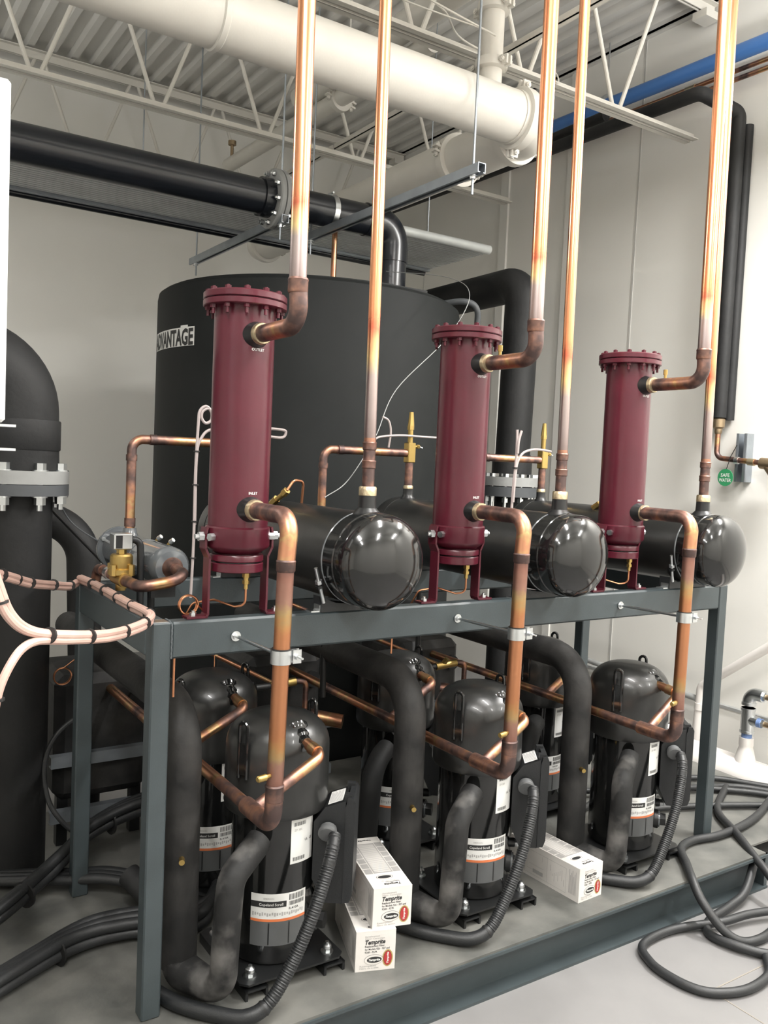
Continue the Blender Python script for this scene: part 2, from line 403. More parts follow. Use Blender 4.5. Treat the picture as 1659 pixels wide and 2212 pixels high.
t.part('joint_ring', MB().lathe([(R8, -.016), (R8+.007, -.01), (R8+.007, .01), (R8, .016)], (.515, 1, 3.15), m_white_steel, (1,0,0), 40))
t.part('branch_riser', MB().cyl((1.84, 1, 3.2), (1.84, 1, 3.74), .052, m_white_steel, 28))
coupling(t, (1.84, 1, 3.345), (0,0,1), .052, wd=.05); coupling(t, (1.84, 1, 3.6), (0,0,1), .052, wd=.05)
t = Thing('cream_ceiling_main', 'cream pipe close under the roof deck, above the riser with two clamps', 'pipe', (1.84, .2, 3.82))
t.part('pipe', MB().tube([(1.84, .75, 3.80), (1.84, 2.9, 3.80)], .072, m_white_steel, 32))
t.part('end_cap', MB().lathe([(.076, -.02), (.076, .03), (.05, .05), (0, .055)], (1.84, .76, 3.80), m_white_steel, (0,-1,0), 32))
t.part('hanger_rod', MB().cyl((1.84, 2.3, 3.87), (1.84, 2.3, ZC), .005, m_white_steel, 8))
t = Thing('cream_far_pipe', 'thinner cream pipe with a clamp below the deck, near the back wall', 'pipe', (1.93, 2.3, 3.7))
t.part('pipe', MB().tube([(1.935, 1.6, 3.70), (1.86, 4.10, 3.70)], .05, m_white_steel, 28))
coupling(t, (1.918, 2.52, 3.70), (-.03,1,0), .05, wd=.05)
t.part('bleed_valve', MB().cyl((1.865, 4.05, 3.74), (1.865, 4.05, 3.84), .012, m_bronze, 12).cyl((1.865, 4.05, 3.84), (1.865, 4.05, 3.87), .03, m_bronze, 16))
t.part('hanger_rod', MB().cyl((1.9, 3.0, 3.74), (1.9, 3.0, ZC), .005, m_white_steel, 8))
# cord strung under the deck
cp_ = [(.55,.9,3.62),(1.0,1.0,3.60),(1.3,1.05,3.585),(1.62,1.1,3.57),(1.86,1.25,3.56),(2.3,1.3,3.56)]
single('strung_cord', MB().tube(spl(cp_), .005, m_white_steel, 6).tube(spl([(1.42,1.07,3.58),(1.55,.98,3.50),(1.80,.93,3.44)]), .005, m_white_steel, 6).tube(spl([(1.1,1.25,3.66),(1.4,1.15,3.57),(1.8,1.0,3.49)]), .004, m_white_steel, 6),
       'loose white cord strung below the deck from joist to riser clamp', 'cord', (1.5, 1, 3.6))
single('wire_loop', MB().tube([(2.46+.03*math.cos(a), 1.28, 3.58+.045*math.sin(a)) for a in [2*PI*k/16 for k in range(16)]], .004, m_white_steel, 6, closed=True).tube([(2.48+.025*math.cos(a), 1.26+.02*math.sin(a), 3.565+.04*math.sin(a)) for a in [2*PI*k/16 for k in range(16)]], .004, m_white_steel, 6, closed=True),
       'small coil of white wire hooked on the joist chord', 'wire', (2.46, 1.28, 3.57))

# ------------------------------------------------------------------ pipes on the right wall
t = Thing('blue_water_pipe', 'bright blue pipe running high along the right wall', 'pipe', (3.66, 2, 3.98))
t.part('pipe', MB().tube([(3.66, -1.0, 3.91), (3.66, 3.3, 3.97)], .045, m_blue, 24))
for y in (.2, 2.0): t.part('clevis_hanger', MB().lathe([(.047, -.012), (.051, -.012), (.051, .012), (.047, .012)], (3.66, y, 3.945+.014*y), m_zinc, (0,1,0), 24).cyl((3.66, y, 4.0), (3.66, y, ZC), .005, m_zinc, 8))
for dz, lb in ((0, 'upper of the two thin copper lines below the blue pipe'), (-.05, 'lower of the two thin copper lines below the blue pipe')):
    t = Thing('copper_wall_line', lb, 'pipe', (3.7, 2, 3.86+dz), 'thin copper lines on the right wall')
    t.part('pipe', MB().tube([(3.73, -1.0, 3.86+dz), (3.73, 3.9, 3.90+dz)], .014, m_copper_old, 14, True, heat=[1.0, 2.0, 3.2]))
    for y in (.45, 1.35, 2.3): t.part('coupling', MB().cyl((3.73, y, 3.868+.0082*y+dz), (3.73, y+.07, 3.868+.0082*y+dz), .0175, m_brassring, 14))
t = Thing('insulated_wall_pipe', 'black insulated pipe along the right wall, dropping to the safe water tag', 'pipe', (3.7, .95, 1.86))
t.part('insulation', MB().tube(fil([(3.7, 1.01, 1.86), (3.7, 1.01, 3.61), (3.42, 1.07, 3.67), (3.44, 4.6, 3.72)], [.045, .045], 6), .040, m_insul, 24))
t.part('insulation', MB().tube(fil([(3.765, .99, 1.85), (3.765, .99, 3.55)], 0), .030, m_insul, 20))
t.part('insulation', MB().tube([(3.50, 1.85, 3.80), (3.50, 2.35, 3.79)], .035, m_insul, 20))
# water supply at the tag
t = Thing('copper_water_branch', 'copper water branch with brass valve and strainer clamped on the right wall', 'pipe', (3.7, .95, 1.6))
t.part('pipe', MB().tube(fil([(3.7, 1.01, 1.86), (3.7, 1.01, 1.625), (3.7, .55, 1.59)], .045, 8), .0155, m_copper_old, 18, heat=[.05, .22, .34, .52]))
t.part('brass_union', MB().lathe([(.018,0),(.022,.012),(.022,.03),(.034,.04),(.036,.085),(.024,.1)], (3.7, 1.01, 1.765), m_bronze, (0,0,1), 14))
t.part('valve_handle', MB().cyl((3.70,1.01,1.835), (3.70,1.07,1.84), .008, m_zinc, 10).box((3.69,1.04,1.80),(3.71,1.065,1.87), m_zinc))
st = t.part('strainer', MB().cyl((3.7,.72,1.601),(3.7,.55,1.59),.032,m_bronze,16).cyl((3.7,.69,1.6),(3.7,.60,1.49),.026,m_bronze,16).cyl((3.7,.61,1.505),(3.7,.585,1.47),.034,m_bronze,6))
t.part('strainer_plug', MB().cyl((3.7,.588,1.475),(3.7,.573,1.455),.018,m_zinc,8), st)
t.part('coupling', MB().cyl((3.7,.80,1.607),(3.7,.76,1.604),.02,m_brassring,16))
t = Thing('strut_channel', 'short vertical galvanised strut channel on the right wall behind the water pipe', 'strut', (3.77, .86, 1.5))
t.part('channel', MB().box((3.795,.84,1.49),(3.80,.905,1.77),m_galv).box((3.73,.84,1.49),(3.795,.845,1.77),m_galv).box((3.73,.90,1.49),(3.795,.905,1.77),m_galv).box((3.728,.84,1.49),(3.733,.855,1.77),m_galv).box((3.728,.89,1.49),(3.733,.905,1.77),m_galv))
t.part('pipe_clamp', MB().lathe([(.017,-.012),(.021,-.012),(.021,.012),(.017,.012)], (3.7,.873,1.612), m_zinc, (0,1,0), 18))
t = Thing('safe_water_tag', 'round green tag reading SAFE WATER tied to the copper water pipe', 'tag', (3.69, .97, 1.53))
# tag faces the camera side of the wall (-X), writing reads along -Y
ty, tz = .925, 1.512
t.part('disc', MB().cyl((3.674, ty, tz), (3.678, ty, tz), .05, m_green, 32))
fn = lambda a, b: (3.6732, ty-a, tz+b)
t.part('lettering', MB().text('SAFE', fn, 0, .004, .028, m_white, 'c', width=.058).text('WATER', fn, 0, -.025, .028, m_white, 'c', width=.080))
t.part('cable_tie', MB().tube([(3.676,ty,tz+.045),(3.684,ty-.002,tz+.06),(3.683,ty-.02,tz+.12),(3.68,ty-.06,tz+.19)], .0025, m_tie, 6))
# pale pipes low on the right
t = Thing('diagonal_pvc_pipe', 'pale plastic pipe sloping up to the right behind the right post', 'pipe', (3.6, .95, .2))
t.part('pipe', MB().tube(fil([(3.66, 1.0, ZF), (3.66, .98, .27), (3.66, .30, .80)], .05, 8), .026, m_pvcw, 20))
t.part('socket', MB().cyl((3.66,.984,.13),(3.66,.982,.17),.031,m_pvcw,20))
t.part('pipe', MB().tube([(3.66, 1.0, .19), (3.70, 3.8, .30)], .018, m_flange, 14), label='thin grey line running back from the elbow')
t = Thing('white_floor_pipe', 'fat white plastic pipe lying on the floor at the right edge', 'pipe', (3.3, .4, ZF))
t.part('pipe', MB().tube([(3.3, -1.4, -.045), (3.3, .16, -.045)], .100, m_pvcw, 32))
t.part('tee', MB().cyl((3.3,.16,-.045),(3.3,.85,-.045),.108,m_pvcw,32).lathe([(.06,0),(.04,.08),(.034,.10),(.036,.11),(.036,.15)], (3.3,.435,-.005+.03), m_pvcw, (0,0,1), 24))
t.part('pipe', MB().tube([(3.3, .85, -.045), (3.3, 1.7, -.045)], .100, m_pvcw, 32))
gp = Thing('galvanised_fitting', 'galvanised tee and elbow standing on the white floor pipe', 'pipe fitting', (3.3, .435, .17))
gp.part('nipple', MB().cyl((3.3,.435,.165),(3.3,.435,.205),.026,m_bluetape,20))
gp.part('tee', MB().cyl((3.3,.435,.20),(3.3,.435,.33),.034,m_zinc,24).cyl((3.3,.435,.27),(3.3,.375,.268),.028,m_zinc,20).cyl((3.3,.435,.20),(3.3,.435,.212),.037,m_zinc,24).cyl((3.3,.435,.318),(3.3,.435,.33),.037,m_zinc,24))
gp.part('elbow', MB().tube(fil([(3.3,.435,.345),(3.3,.435,.41),(3.3,.355,.408)], .045, 8), .032, m_zinc, 20).cyl((3.3,.435,.345),(3.3,.435,.36),.036,m_zinc,20))
for z in (.268,.408): gp.part('hose_adapter', MB().cyl((3.3,.378,z),(3.3,.355,z),.024,m_bluetape,16).hexa((3.3,.356,z),(3.3,.34,z),.022,m_zinc).cyl((3.3,.34,z),(3.3,.22,z),.014,m_bronze,14))

# ------------------------------------------------------------------ dark overhead main, strut hangers, finned panel
t = Thing('dark_overhead_pipe', 'dark grey plastic main overhead, bolted flange in the middle and elbow down to the tank', 'pipe', (1.3, 2.2, 2.92))
t.part('pipe', MB().tube([(-3.5,2.2,2.89),(1.28,2.2,2.915)], .093, m_pvc, 36))
t.part('pipe', MB().tube(fil([(1.42,2.2,2.915),(2.13,2.2,2.92),(2.13,2.2,2.38)], .13, 12), .088, m_pvc, 36))
t.part('elbow_sleeve', MB().tube(fil([(1.93,2.2,2.92),(2.13,2.2,2.92),(2.13,2.2,2.70)], .13, 12), .094, m_pvc, 36))
fl = t.part('flange', MB().lathe([(.10,-.09),(.104,-.09),(.104,-.03),(.10,-.03)], (1.35,2.2,2.915), m_pvc, (1,0,0), 36).lathe([(.15,-.032),(.158,-.026),(.158,-.003),(.15,0)], (1.35,2.2,2.915), m_flange, (1,0,0), 40).lathe([(.15,.002),(.158,.004),(.158,.028),(.15,.032)], (1.35,2.2,2.915), m_flange, (1,0,0), 40), label='grey double flange')
for k in range(10):
    a = 2*PI*k/10+.2; y, z = 2.2+.132*math.cos(a), 2.915+.132*math.sin(a)
    t.part('flange_bolt', MB().cyl((1.29,y,z),(1.41,y,z),.007,m_zinc,8).hexa((1.30,y,z),(1.316,y,z),.014,m_zinc).hexa((1.384,y,z),(1.40,y,z),.014,m_zinc), fl)
for lb, (x, y0, y1, z), rod in (('galvanised strut hanger under the elbow end of the dark main', (1.655,.80,2.36,2.795), .86), ('galvanised strut hanger under the flange of the dark main', (1.36,2.08,3.46,2.79), 3.38)):
    s = Thing('strut_hanger', lb, 'strut', (x, y0, z), 'galvanised strut hangers')
    s.part('channel', MB().box((x-.021,y0,z-.021),(x-.018,y1,z+.021),m_galv).box((x+.018,y0,z-.021),(x+.021,y1,z+.021),m_galv).box((x-.018,y0,z+.018),(x+.018,y1,z+.021),m_galv).box((x-.018,y0,z-.021),(x-.009,y1,z-.018),m_galv).box((x+.009,y0,z-.021),(x+.018,y1,z-.018),m_galv))
    for yy in (rod, (y1-.02 if rod < 2 else y0+.06)):
        s.part('threaded_rod', MB().cyl((x,yy,z-.10),(x,yy,ZC),.0055,m_galv,8))
        s.part('nut', MB().hexa((x,yy,z-.034),(x,yy,z-.022),.013,m_zinc).cyl((x,yy,z-.022),(x,yy,z-.019),.018,m_zinc,14))
t = Thing('pipe_strap', 'pale metal strap around the dark main beside its elbow', 'clamp', (1.70, 2.2, 2.92))
t.part('band', MB().lathe([(.089,-.016),(.092,-.016),(.092,.016),(.089,.016)], (1.70,2.2,2.92), m_zinc, (1,0,0), 36))
t.part('bolt', MB().cyl((1.70,2.17,3.02),(1.70,2.23,3.02),.006,m_zinc,8))
t = Thing('finned_panel', 'long ribbed aluminium panel hanging behind the dark main', 'panel', (1.0, 2.75, 2.95))
mb = MB()
ys = 2.45
while ys < 3.08:
    mb.box((-3.5, ys, 2.955), (3.06, ys+.018, 2.985), m_alu); ys += .036
t.part('ribs', mb)
t.part('tray', MB().box((-3.5,2.42,2.985),(3.06,3.12,3.0),m_alu))
t.part('edge_rail', MB().box((-3.5,3.09,2.94),(3.06,3.13,2.99),m_galv)); t.part('edge_rail', MB().cyl((-3.5,2.42,2.975),(3.06,2.42,2.975),.03,m_alu,18))
t.part('rear_pipe', MB().cyl((-3.5,3.17,2.94),(3.06,3.17,2.94),.022,m_pvc,16))
t.part('hanger_rod', MB().cyl((.9,3.1,2.98),(.9,3.1,ZC),.004,m_galv,6).cyl((2.6,3.1,2.98),(2.6,3.1,ZC),.004,m_galv,6).cyl((2.6,2.5,2.98),(2.6,2.5,ZC),.004,m_galv,6))

# ------------------------------------------------------------------ tank
TX, TY, TR = 1.73, 2.44, .885
t = Thing('water_tank', 'huge black insulated cylindrical tank with white ADVANTAGE lettering', 'tank', (TX, TY, ZF))
t.part('shell', MB().lathe([(TR+.012,0),(TR+.012,.6),(TR+.004,.75),(TR,1.2),(TR,2.52),(TR-.006,2.552),(TR-.03,2.57)], (TX,TY,ZF), m_tank, (0,0,1), 96))
t.part('lid', MB().cyl((TX,TY,2.415),(TX,TY,2.43),TR-.05,m_tank,72).box((TX-.05,TY-.76,2.43),(TX+.30,TY-.60,2.45),m_insul))
def tankfn(r):
    return lambda a, b: (TX+r*math.cos(math.radians(-160.3)+a/TR), TY+r*math.sin(math.radians(-160.3)+a/TR), 2.072+b)
f0, f1 = tankfn(TR+.0015), tankfn(TR+.003)
nb = t.part('name_plate', MB().fquad(f0, -.50, 0, 0, .098, m_white, 24, 1).fquad(f0, -.12, .098, -.055, .108, m_white, 3, 1), label='white name plate')
t.part('lettering', MB().text('ADVANTAGE', f1, -.008, .007, .116, m_ink, 'r', width=.485), nb)
t.part('port_sleeve', MB().cyl((2.13,2.2,2.40),(2.13,2.2,2.47),.12,m_tank,28))
single('copper_tank_line', MB().cyl((1.82,2.35,2.43),(1.82,2.35,3.0),.016,m_copper_old,14), 'thin copper line rising from the tank lid behind the near riser', 'pipe', (1.82,2.35,2.43))
single('thin_grey_wire', MB().tube(spl([(2.03,2.1,2.62),(2.1,1.6,2.52),(1.98,1.25,2.36),(1.83,1.22,2.13),(1.50,1.15,1.85),(1.33,1.05,1.62),(1.14,.95,1.43),(.98,.86,1.36)]), .002, m_flange, 6),
       'thin grey sensor wire hanging from the tank top to the receivers', 'wire', (2,2.1,2.6))
single('grey_tank_cable', MB().tube(spl([(2.28,1.93,2.44),(2.37,1.80,2.455),(2.44,1.76,2.42),(2.475,1.79,2.30),(2.48,1.82,1.9)]), .018, m_rubber, 12), 'dark grey cable draped over the right rim of the tank', 'cable', (2.4,1.7,2.4))

# insulated riser right of the tank
t = Thing('insulated_return_pipe', 'thick black insulated pipe with elbow and bolted flange right of the tank', 'pipe', (2.9, 1.9, ZF))
t.part('insulation', MB().tube(fil([(2.9,4.3,2.62),(2.92,1.9,2.66),(2.9,1.9,1.56)], .14, 12), .108, m_insul, 36, rf=None))
t.part('insulation_sleeve', MB().lathe([(.124,0),(.124,.09),(.112,.12)], (2.9,1.9,1.475), m_insul, (0,0,1), 36))
fl = t.part('flange', MB().cyl((2.9,1.9,1.40),(2.9,1.9,1.455),.185,m_flange,40).cyl((2.9,1.9,1.335),(2.9,1.9,1.395),.185,m_rubber,40), label='grey bolted flange pair')
for k in range(10):
    a = 2*PI*k/10; x, y = 2.9+.152*math.cos(a), 1.9+.152*math.sin(a)
    t.part('flange_bolt', MB().cyl((x,y,1.27),(x,y,1.47),.010,m_zinc,8).hexa((x,y,1.455),(x,y,1.475),.020,m_zinc).hexa((x,y,1.30),(x,y,1.325),.020,m_zinc), fl)
t.part('lower_pipe', MB().cyl((2.9,1.9,ZF),(2.9,1.9,1.34),.10,m_insul,32))

# insulated riser at the left
t = Thing('insulated_supply_pipe', 'thick black insulated pipe at the left edge with elbow and bolted flange', 'pipe', (-.14, 1.06, ZF))
lx, ly = -.145, 1.06
t.part('insulation', MB().tube(fil([(-1.2,ly,1.80),(lx-.01,ly,1.80),(lx,ly,1.42)], .17, 14), .142, m_insul, 40))
t.part('insulation_seam', MB().lathe([(.1425,0),(.1445,.004),(.1445,.10),(.1425,.104)], (lx,ly,1.50), m_insul, (0,0,1), 40))
fl = t.part('flange', MB().cyl((lx,ly,1.385),(lx,ly,1.43),.175,m_flange,40), label='pale grey upper flange')
fl2 = t.part('flange', MB().cyl((lx,ly,1.345),(lx,ly,1.383),.175,m_rubber,40), label='dark lower flange')
for k in range(8):
    a = 2*PI*k/8+.35; x, y = lx+.15*math.cos(a), ly+.15*math.sin(a)
    t.part('flange_bolt', MB().cyl((x,y,1.295),(x,y,1.44),.0095,m_zinc,10).hexa((x,y,1.434),(x,y,1.457),.019,m_zinc).cyl((x,y,1.43),(x,y,1.434),.026,m_zinc,16).cyl((x,y,1.34),(x,y,1.345),.026,m_zinc,16).hexa((x,y,1.315),(x,y,1.34),.019,m_zinc), fl)
t.part('lower_pipe', MB().cyl((lx,ly,0),(lx,ly,1.345),.122,m_insul,40))
# second insulated loop behind it
single('insulated_bend', MB().tube(fil([(-.10,1.75,1.30),(.23,1.62,1.15),(.26,1.62,.30),(.26,1.64,ZF)], [.18,.2], 10), .070, m_insul, 28), 'black insulated bend between the left pipe and the rear frame post', 'pipe', (.26,1.64,ZF))
single('slanted_black_rod', MB().cyl((-.02,1.15,1.30),(.30,1.38,1.0),.006,m_tie,8), 'thin slanted black rod beside the left insulated pipe', 'rod', (0,1.2,1.3))
single('drooping_grey_wire', MB().tube(spl([(-.01,1.1,1.36),(.06,1.12,1.24),(.17,1.05,1.16),(.24,.95,1.13)]), .003, m_rubber, 6), 'drooping thin grey wire from the left flange to the valve', 'wire', (0,1.1,1.3))

# ------------------------------------------------------------------ cabinet at the left edge
t = Thing('white_control_cabinet', 'white cabinet edge with metal brackets at the left border of the picture', 'cabinet', (-.7, -.3, 1.52))
t.part('body', MB().box((-1.05,-.40,1.555),(-.428,-.15,2.185),m_cab,.006))
t.part('bracket', MB().box((-.47,-.36,1.548),(-.402,-.30,1.553),m_zinc).box((-.47,-.36,1.502),(-.402,-.30,1.507),m_zinc).box((-.50,-.37,1.25),(-.455,-.29,1.553),m_zinc))
t.part('bolt', MB().hexa((-.455,-.33,1.53),(-.43,-.33,1.53),.012,m_zinc))
t.part('post', MB().box((-.60,-.36,ZF),(-.555,-.31,1.56),m_galv)); t.part('bracket', MB().prism([(-.5,-.33,1.30),(-.42,-.33,1.245),(-.5,-.33,1.245)], (0,0,0),(0,.03,0), m_cab)); t.part('bracket', MB().prism([(-.5,-.33,1.23),(-.42,-.33,1.19),(-.5,-.33,1.19)], (0,0,0),(0,.03,0), m_cab))

# ------------------------------------------------------------------ skid and frame
t = Thing('equipment_skid', 'dusty dark grey steel skid base carrying the compressors', 'skid', (1, .6, ZF))
t.part('deck_plate', MB().box((-1.1,-.2,-.008),(2.50,1.5,0),m_deck))
t.part('deck_plate', MB().box((2.50,-.13,-.008),(3.17,1.5,0),m_deck))
def channel(y0, y1, face, x0, x1):
    mb = MB(); wy = y0 if face > 0 else y1
    mb.box((x0,y0,-.018),(x1,y1,-.008),m_frame).box((x0,y0,ZF),(x1,y1,ZF+.010),m_frame)
    yy = y1 if face < 0 else y0; mb.box((x0,min(yy,yy+face*.008),ZF+.010),(x1,max(yy,yy+face*.008),-.018),m_frame); return mb
t.part('edge_channel', channel(-.206,-.145,-1,-1.1,2.52)); t.part('edge_channel', channel(1.44,1.5,1,-1.1,3.17))
t.part('cross_channel', MB().box((3.12,-.13,ZF),(3.17,1.44,-.008),m_frame)); t.part('cross_channel', MB().box((2.50,-.2,ZF),(2.52,1.44,-.008),m_frame)); t.part('cross_channel', MB().box((-1.1,-.145,ZF),(-1.05,1.44,-.008),m_frame))
L, D, H, TW, BH = 2.421, .79, 1.07, .052, .098
t = Thing('steel_frame', 'slate grey welded steel tube frame over the compressors', 'frame', (0, 0, 0))
for x in (0, L-TW):
    for y in (0, D-TW): t.part('post', MB().box((x,y,0),(x+TW,y+TW,H),m_frame,.004))
t.part('front_beam', MB().box((TW,.0008,H-BH),(L-TW,TW,H),m_frame,.006)); t.part('rear_beam', MB().box((TW,D-TW,H-BH),(L-TW,D-.0008,H),m_frame,.006))
for x in (0, L-TW): t.part('side_beam', MB().box((x,TW,H-BH),(x+TW,D-TW,H),m_frame,.006))
mb = MB(); mb.tube([(TW+.001*(k%2),.0005,H-BH+.002+k*.0075) for k in range(13)]+[(TW,.02,H+.0003),(TW,.05,H+.0003)], .0028, m_weld, 8)
t.part('weld_seam', mb)

# ------------------------------------------------------------------ oil separators
def vis_nozzle(mb): pass
SX, SY = .245, .04
t = Thing('oil_separator', 'left maroon vertical oil separator, the largest and nearest of the three', 'separator', (SX, SY, H), 'maroon oil separators on the frame')
s_lab = ['middle maroon vertical oil separator, between the two nearer receivers', 'right maroon vertical oil separator, the smallest and farthest of the three']
body = t.part('shell', MB().lathe([(.082,1.30),(.082,1.925)], (SX,SY,0), m_maroon, (0,0,1), 56))
t.part('lower_band', MB().lathe([(.060,1.245),(.085,1.262),(.0885,1.268),(.0885,1.316),(.084,1.320)], (SX,SY,0), m_maroon, (0,0,1), 56))
t.part('neck', MB().cyl((SX,SY,1.225),(SX,SY,1.262),.058,m_maroon,40))
t.part('bottom_flange', MB().lathe([(.070,1.2245),(.073,1.2265),(.073,1.240),(.071,1.243)], (SX,SY,0), m_maroon, (0,0,1), 48).lathe([(.071,1.196),(.073,1.198),(.073,1.219),(.071,1.221)], (SX,SY,0), m_maroon, (0,0,1), 48).cyl((SX,SY,1.2),(SX,SY,1.23),.065,m_black,32))
fl = t.part('top_flange', MB().lathe([(.110,1.909),(.1125,1.911),(.1125,1.9245),(.110,1.926)], (SX,SY,0), m_maroon, (0,0,1), 64).lathe([(.110,1.928),(.1125,1.930),(.1125,1.944),(.109,1.947)], (SX,SY,0), m_maroon, (0,0,1), 64).cyl((SX,SY,1.92),(SX,SY,1.935),.104,m_black,40))
for k in range(12):
    a = 2*PI*k/12+.15; x, y = SX+.0985*math.cos(a), SY+.0985*math.sin(a)
    t.part('flange_bolt', MB().cyl((x,y,1.885),(x,y,1.957),.0045,m_maroon,8).hexa((x,y,1.947),(x,y,1.955),.0085,m_maroon).hexa((x,y,1.900),(x,y,1.909),.0085,m_maroon), fl)
for nm, z, word, dz in (('outlet_nozzle', 1.833, 'OUTLET', -.042), ('inlet_nozzle', 1.370, 'INLET', .040)):
    zz = z
    nz = t.part(nm, MB().lathe([(.040,.066),(.034,.083),(.030,.098),(.029,.104)], (SX,SY,zz), m_black, (0,-1,0), 32).lathe([(.027,.100),(.0285,.102),(.0285,.116),(.0265,.120)], (SX,SY,zz), m_brassring, (0,-1,0), 32), label='blackened weld neck with a pale braze ring')
    fnz = lambda a, b, z0=zz+dz: (SX+.0826*math.sin(a/.0826+.06), SY-.0826*math.cos(a/.0826+.06), z0+b)
    t.part('lettering', MB().text(word, fnz, 0, 0, .010, m_white, 'c'))
for sg in (-1, 1):
    x = SX+sg*.098; lg = MB()
    pts = [(x-.003*sg, 1.315), (x, 1.30), (x, 1.26), (x-.012*sg, 1.235), (x-.012*sg, H+.012), (x-.008*sg, H+.004), (x+.045*sg, H+.004)]
    for (xa, za), (xb, zb) in zip(pts, pts[1:]):
        d = Vector((xb-xa, 0, zb-za)); nrm = Vector((-d.z, 0, d.x)).normalized()*.003
        lg.obox(((xa+xb)/2, SY, (za+zb)/2), d/2+d.normalized()*.002, (0,.020,0), nrm, m_maroon)
    leg = t.part('leg', lg)
    t.part('anchor_bolt', MB().hexa((x+.024*sg,SY-.002,H+.007),(x+.024*sg,SY-.002,H+.015),.010,m_zinc).cyl((x+.024*sg,SY-.002,H+.015),(x+.024*sg,SY-.002,H+.021),.005,m_zinc,8), leg)
    t.part('pivot_bolt', MB().hexa((x+.004*sg,SY-.008,1.292),(x+.018*sg,SY-.008,1.292),.013,m_zinc).cyl((x+.018*sg,SY-.008,1.292),(x+.028*sg,SY-.008,1.292),.007,m_zinc,10).hexa((x-.016*sg,SY-.030,1.292),(x-.002*sg,SY-.034,1.292),.011,m_zinc), leg)
df = t.part('drain_fitting', MB().hexa((SX+.01,SY-.045,1.196),(SX+.01,SY-.045,1.182),.011,m_brass).cyl((SX+.01,SY-.045,1.182),(SX+.01,SY-.045,1.165),.007,m_brass,12).hexa((SX+.01,SY-.045,1.174),(SX+.01,SY-.045,1.164),.010,m_brass).cyl((SX+.01,SY-.045,1.164),(SX+.01,SY-.045,1.150),.006,m_brass,12), label='small brass drain fitting')
t.part('drain_tube', MB().tube(fil([(SX+.01,SY-.045,1.152),(SX+.01,SY-.045,1.105),(SX-.01,SY-.02,1.098),(SX-.05,SY+.03,1.112),(SX-.10,SY+.06,1.10),(SX-.13,SY+.08,1.03)], .02, 5), .0032, m_copper_thin, 8))
for k in (1, 2): repeat(t, DX*k-(.005 if k == 1 else .005), s_lab[k-1])

# separator outlet risers (bright) and inlet drops (dull)
oz = 1.833
t = Thing('copper_riser', 'tall bright copper riser from the left separator outlet to the ceiling', 'pipe', (SX, -.28, oz), 'copper discharge risers from the separators')
t.part('pipe', MB().tube([(SX-.008,-.28,oz+.10),(SX-.02,-.28,3.9)], .0212, m_copper_rise, 24, heat=[-.02]))
t.part('elbow', MB().tube(fil([(SX,SY-.112,oz),(SX,-.28,oz),(SX-.006,-.28,oz+.095)], .055, 10), .0225, m_copper_old, 24, heat=[0,.03,.2,.26]))
t.part('coupling', MB().lathe([(.0225,0),(.0245,.004),(.0245,.028),(.0255,.031),(.0235,.036)], (SX-.007,-.28,oz+.075), m_copper_old, (0,0,1), 24, 0.2))
for k, lb in ((1, 'tall bright copper riser from the middle separator outlet'), (2, 'tall bright copper riser from the right separator outlet')): repeat(t, DX*k, lb)
mbv = Thing('service_valve', 'small brass access port on the middle separator outlet pipe', 'valve', (SX+DX, -.12, oz), 'brass access ports on the outlet pipes')
mbv.part('stem', MB().cyl((SX+DX,-.12,oz+.02),(SX+DX,-.12,oz+.035),.005,m_brass,10)); mbv.part('cap', MB().cyl((SX+DX,-.12,oz+.034),(SX+DX,-.12,oz+.052),.0075,m_brass,8))
repeat(mbv, DX, 'small brass access port on the right separator outlet pipe')

iz = 1.370; PX, PY = .228, -.288
t = Thing('copper_drop_pipe', 'left copper drop pipe, separator inlet down to the left compressors', 'pipe', (PX, PY, .6), 'copper discharge pipes from the compressors')
t.part('elbow', MB().tube(fil([(SX,SY-.112,iz),(SX-.006,PY,iz),(PX+.002,PY,iz-.11)], .055, 10), .0225, m_copper_old, 24, heat=[0,.04,.12,.16]))
t.part('pipe', MB().tube([(PX+.002,PY,iz-.10),(PX-.006,PY,.68)], .0208, m_copper_drop, 24, heat=[0,.62,.69], hscale=.24))
t.part('coupling', MB().lathe([(.0215,0),(.0235,.003),(.0235,.022),(.0245,.026),(.0225,.03)], (PX+.002,PY,iz-.135), m_copper_old, (0,0,1), 24, .05))
t.part('coupling', MB().lathe([(.0215,0),(.0235,.003),(.0225,.035),(.024,.040),(.0215,.044)], (PX-.006,PY,.665), m_copper_old, (0,0,1), 24, .1))
hdr = t.part('header', MB().tube(fil([(PX-.006,PY,.69),(PX-.008,PY,.600),(PX-.008,PY+.10,.600)], .045, 9), .0225, m_copper_old, 24, heat=[.05,.1]))
t.part('tee', MB().cyl((PX-.008,PY+.085,.60),(PX-.008,PY+.155,.60),.0228,m_copper_old,24,h=.35))
t.part('header_pipe', MB().tube([(PX-.008,PY+.15,.60),(PX-.008,1.125,.60)], .0170, m_copper_old, 20, heat=[0,.1,.5,.9]))
def branch(dy, first):
    y0 = -.17+dy
    return MB().tube(fil([(PX-.008,y0,.600),(.452,-.115+dy,.690),(.445,-.02+dy,.705)], .03, 10), .0158, m_copper_old, 20, heat=[0,.12] if first else [0,.2])
t.part('branch_pipe', branch(0, True)); t.part('branch_pipe', branch(.51, False))
for dy in (0, .51): t.part('coupling', MB().cyl((.4505,-.093+dy,.6935),(.447,-.065+dy,.698),.0185,m_copper_old,20,h=.8))
vp_ = t.part('access_valve', MB().cyl((PX-.022,PY-.006,.735),(PX-.040,PY-.012,.735),.006,m_brass,10).lathe([(.009,0),(.009,.004),(.0085,.022),(.006,.025)], (PX-.038,PY-.012,.735), m_brass, (-1,-.25,0), 12), label='brass capped access valve')
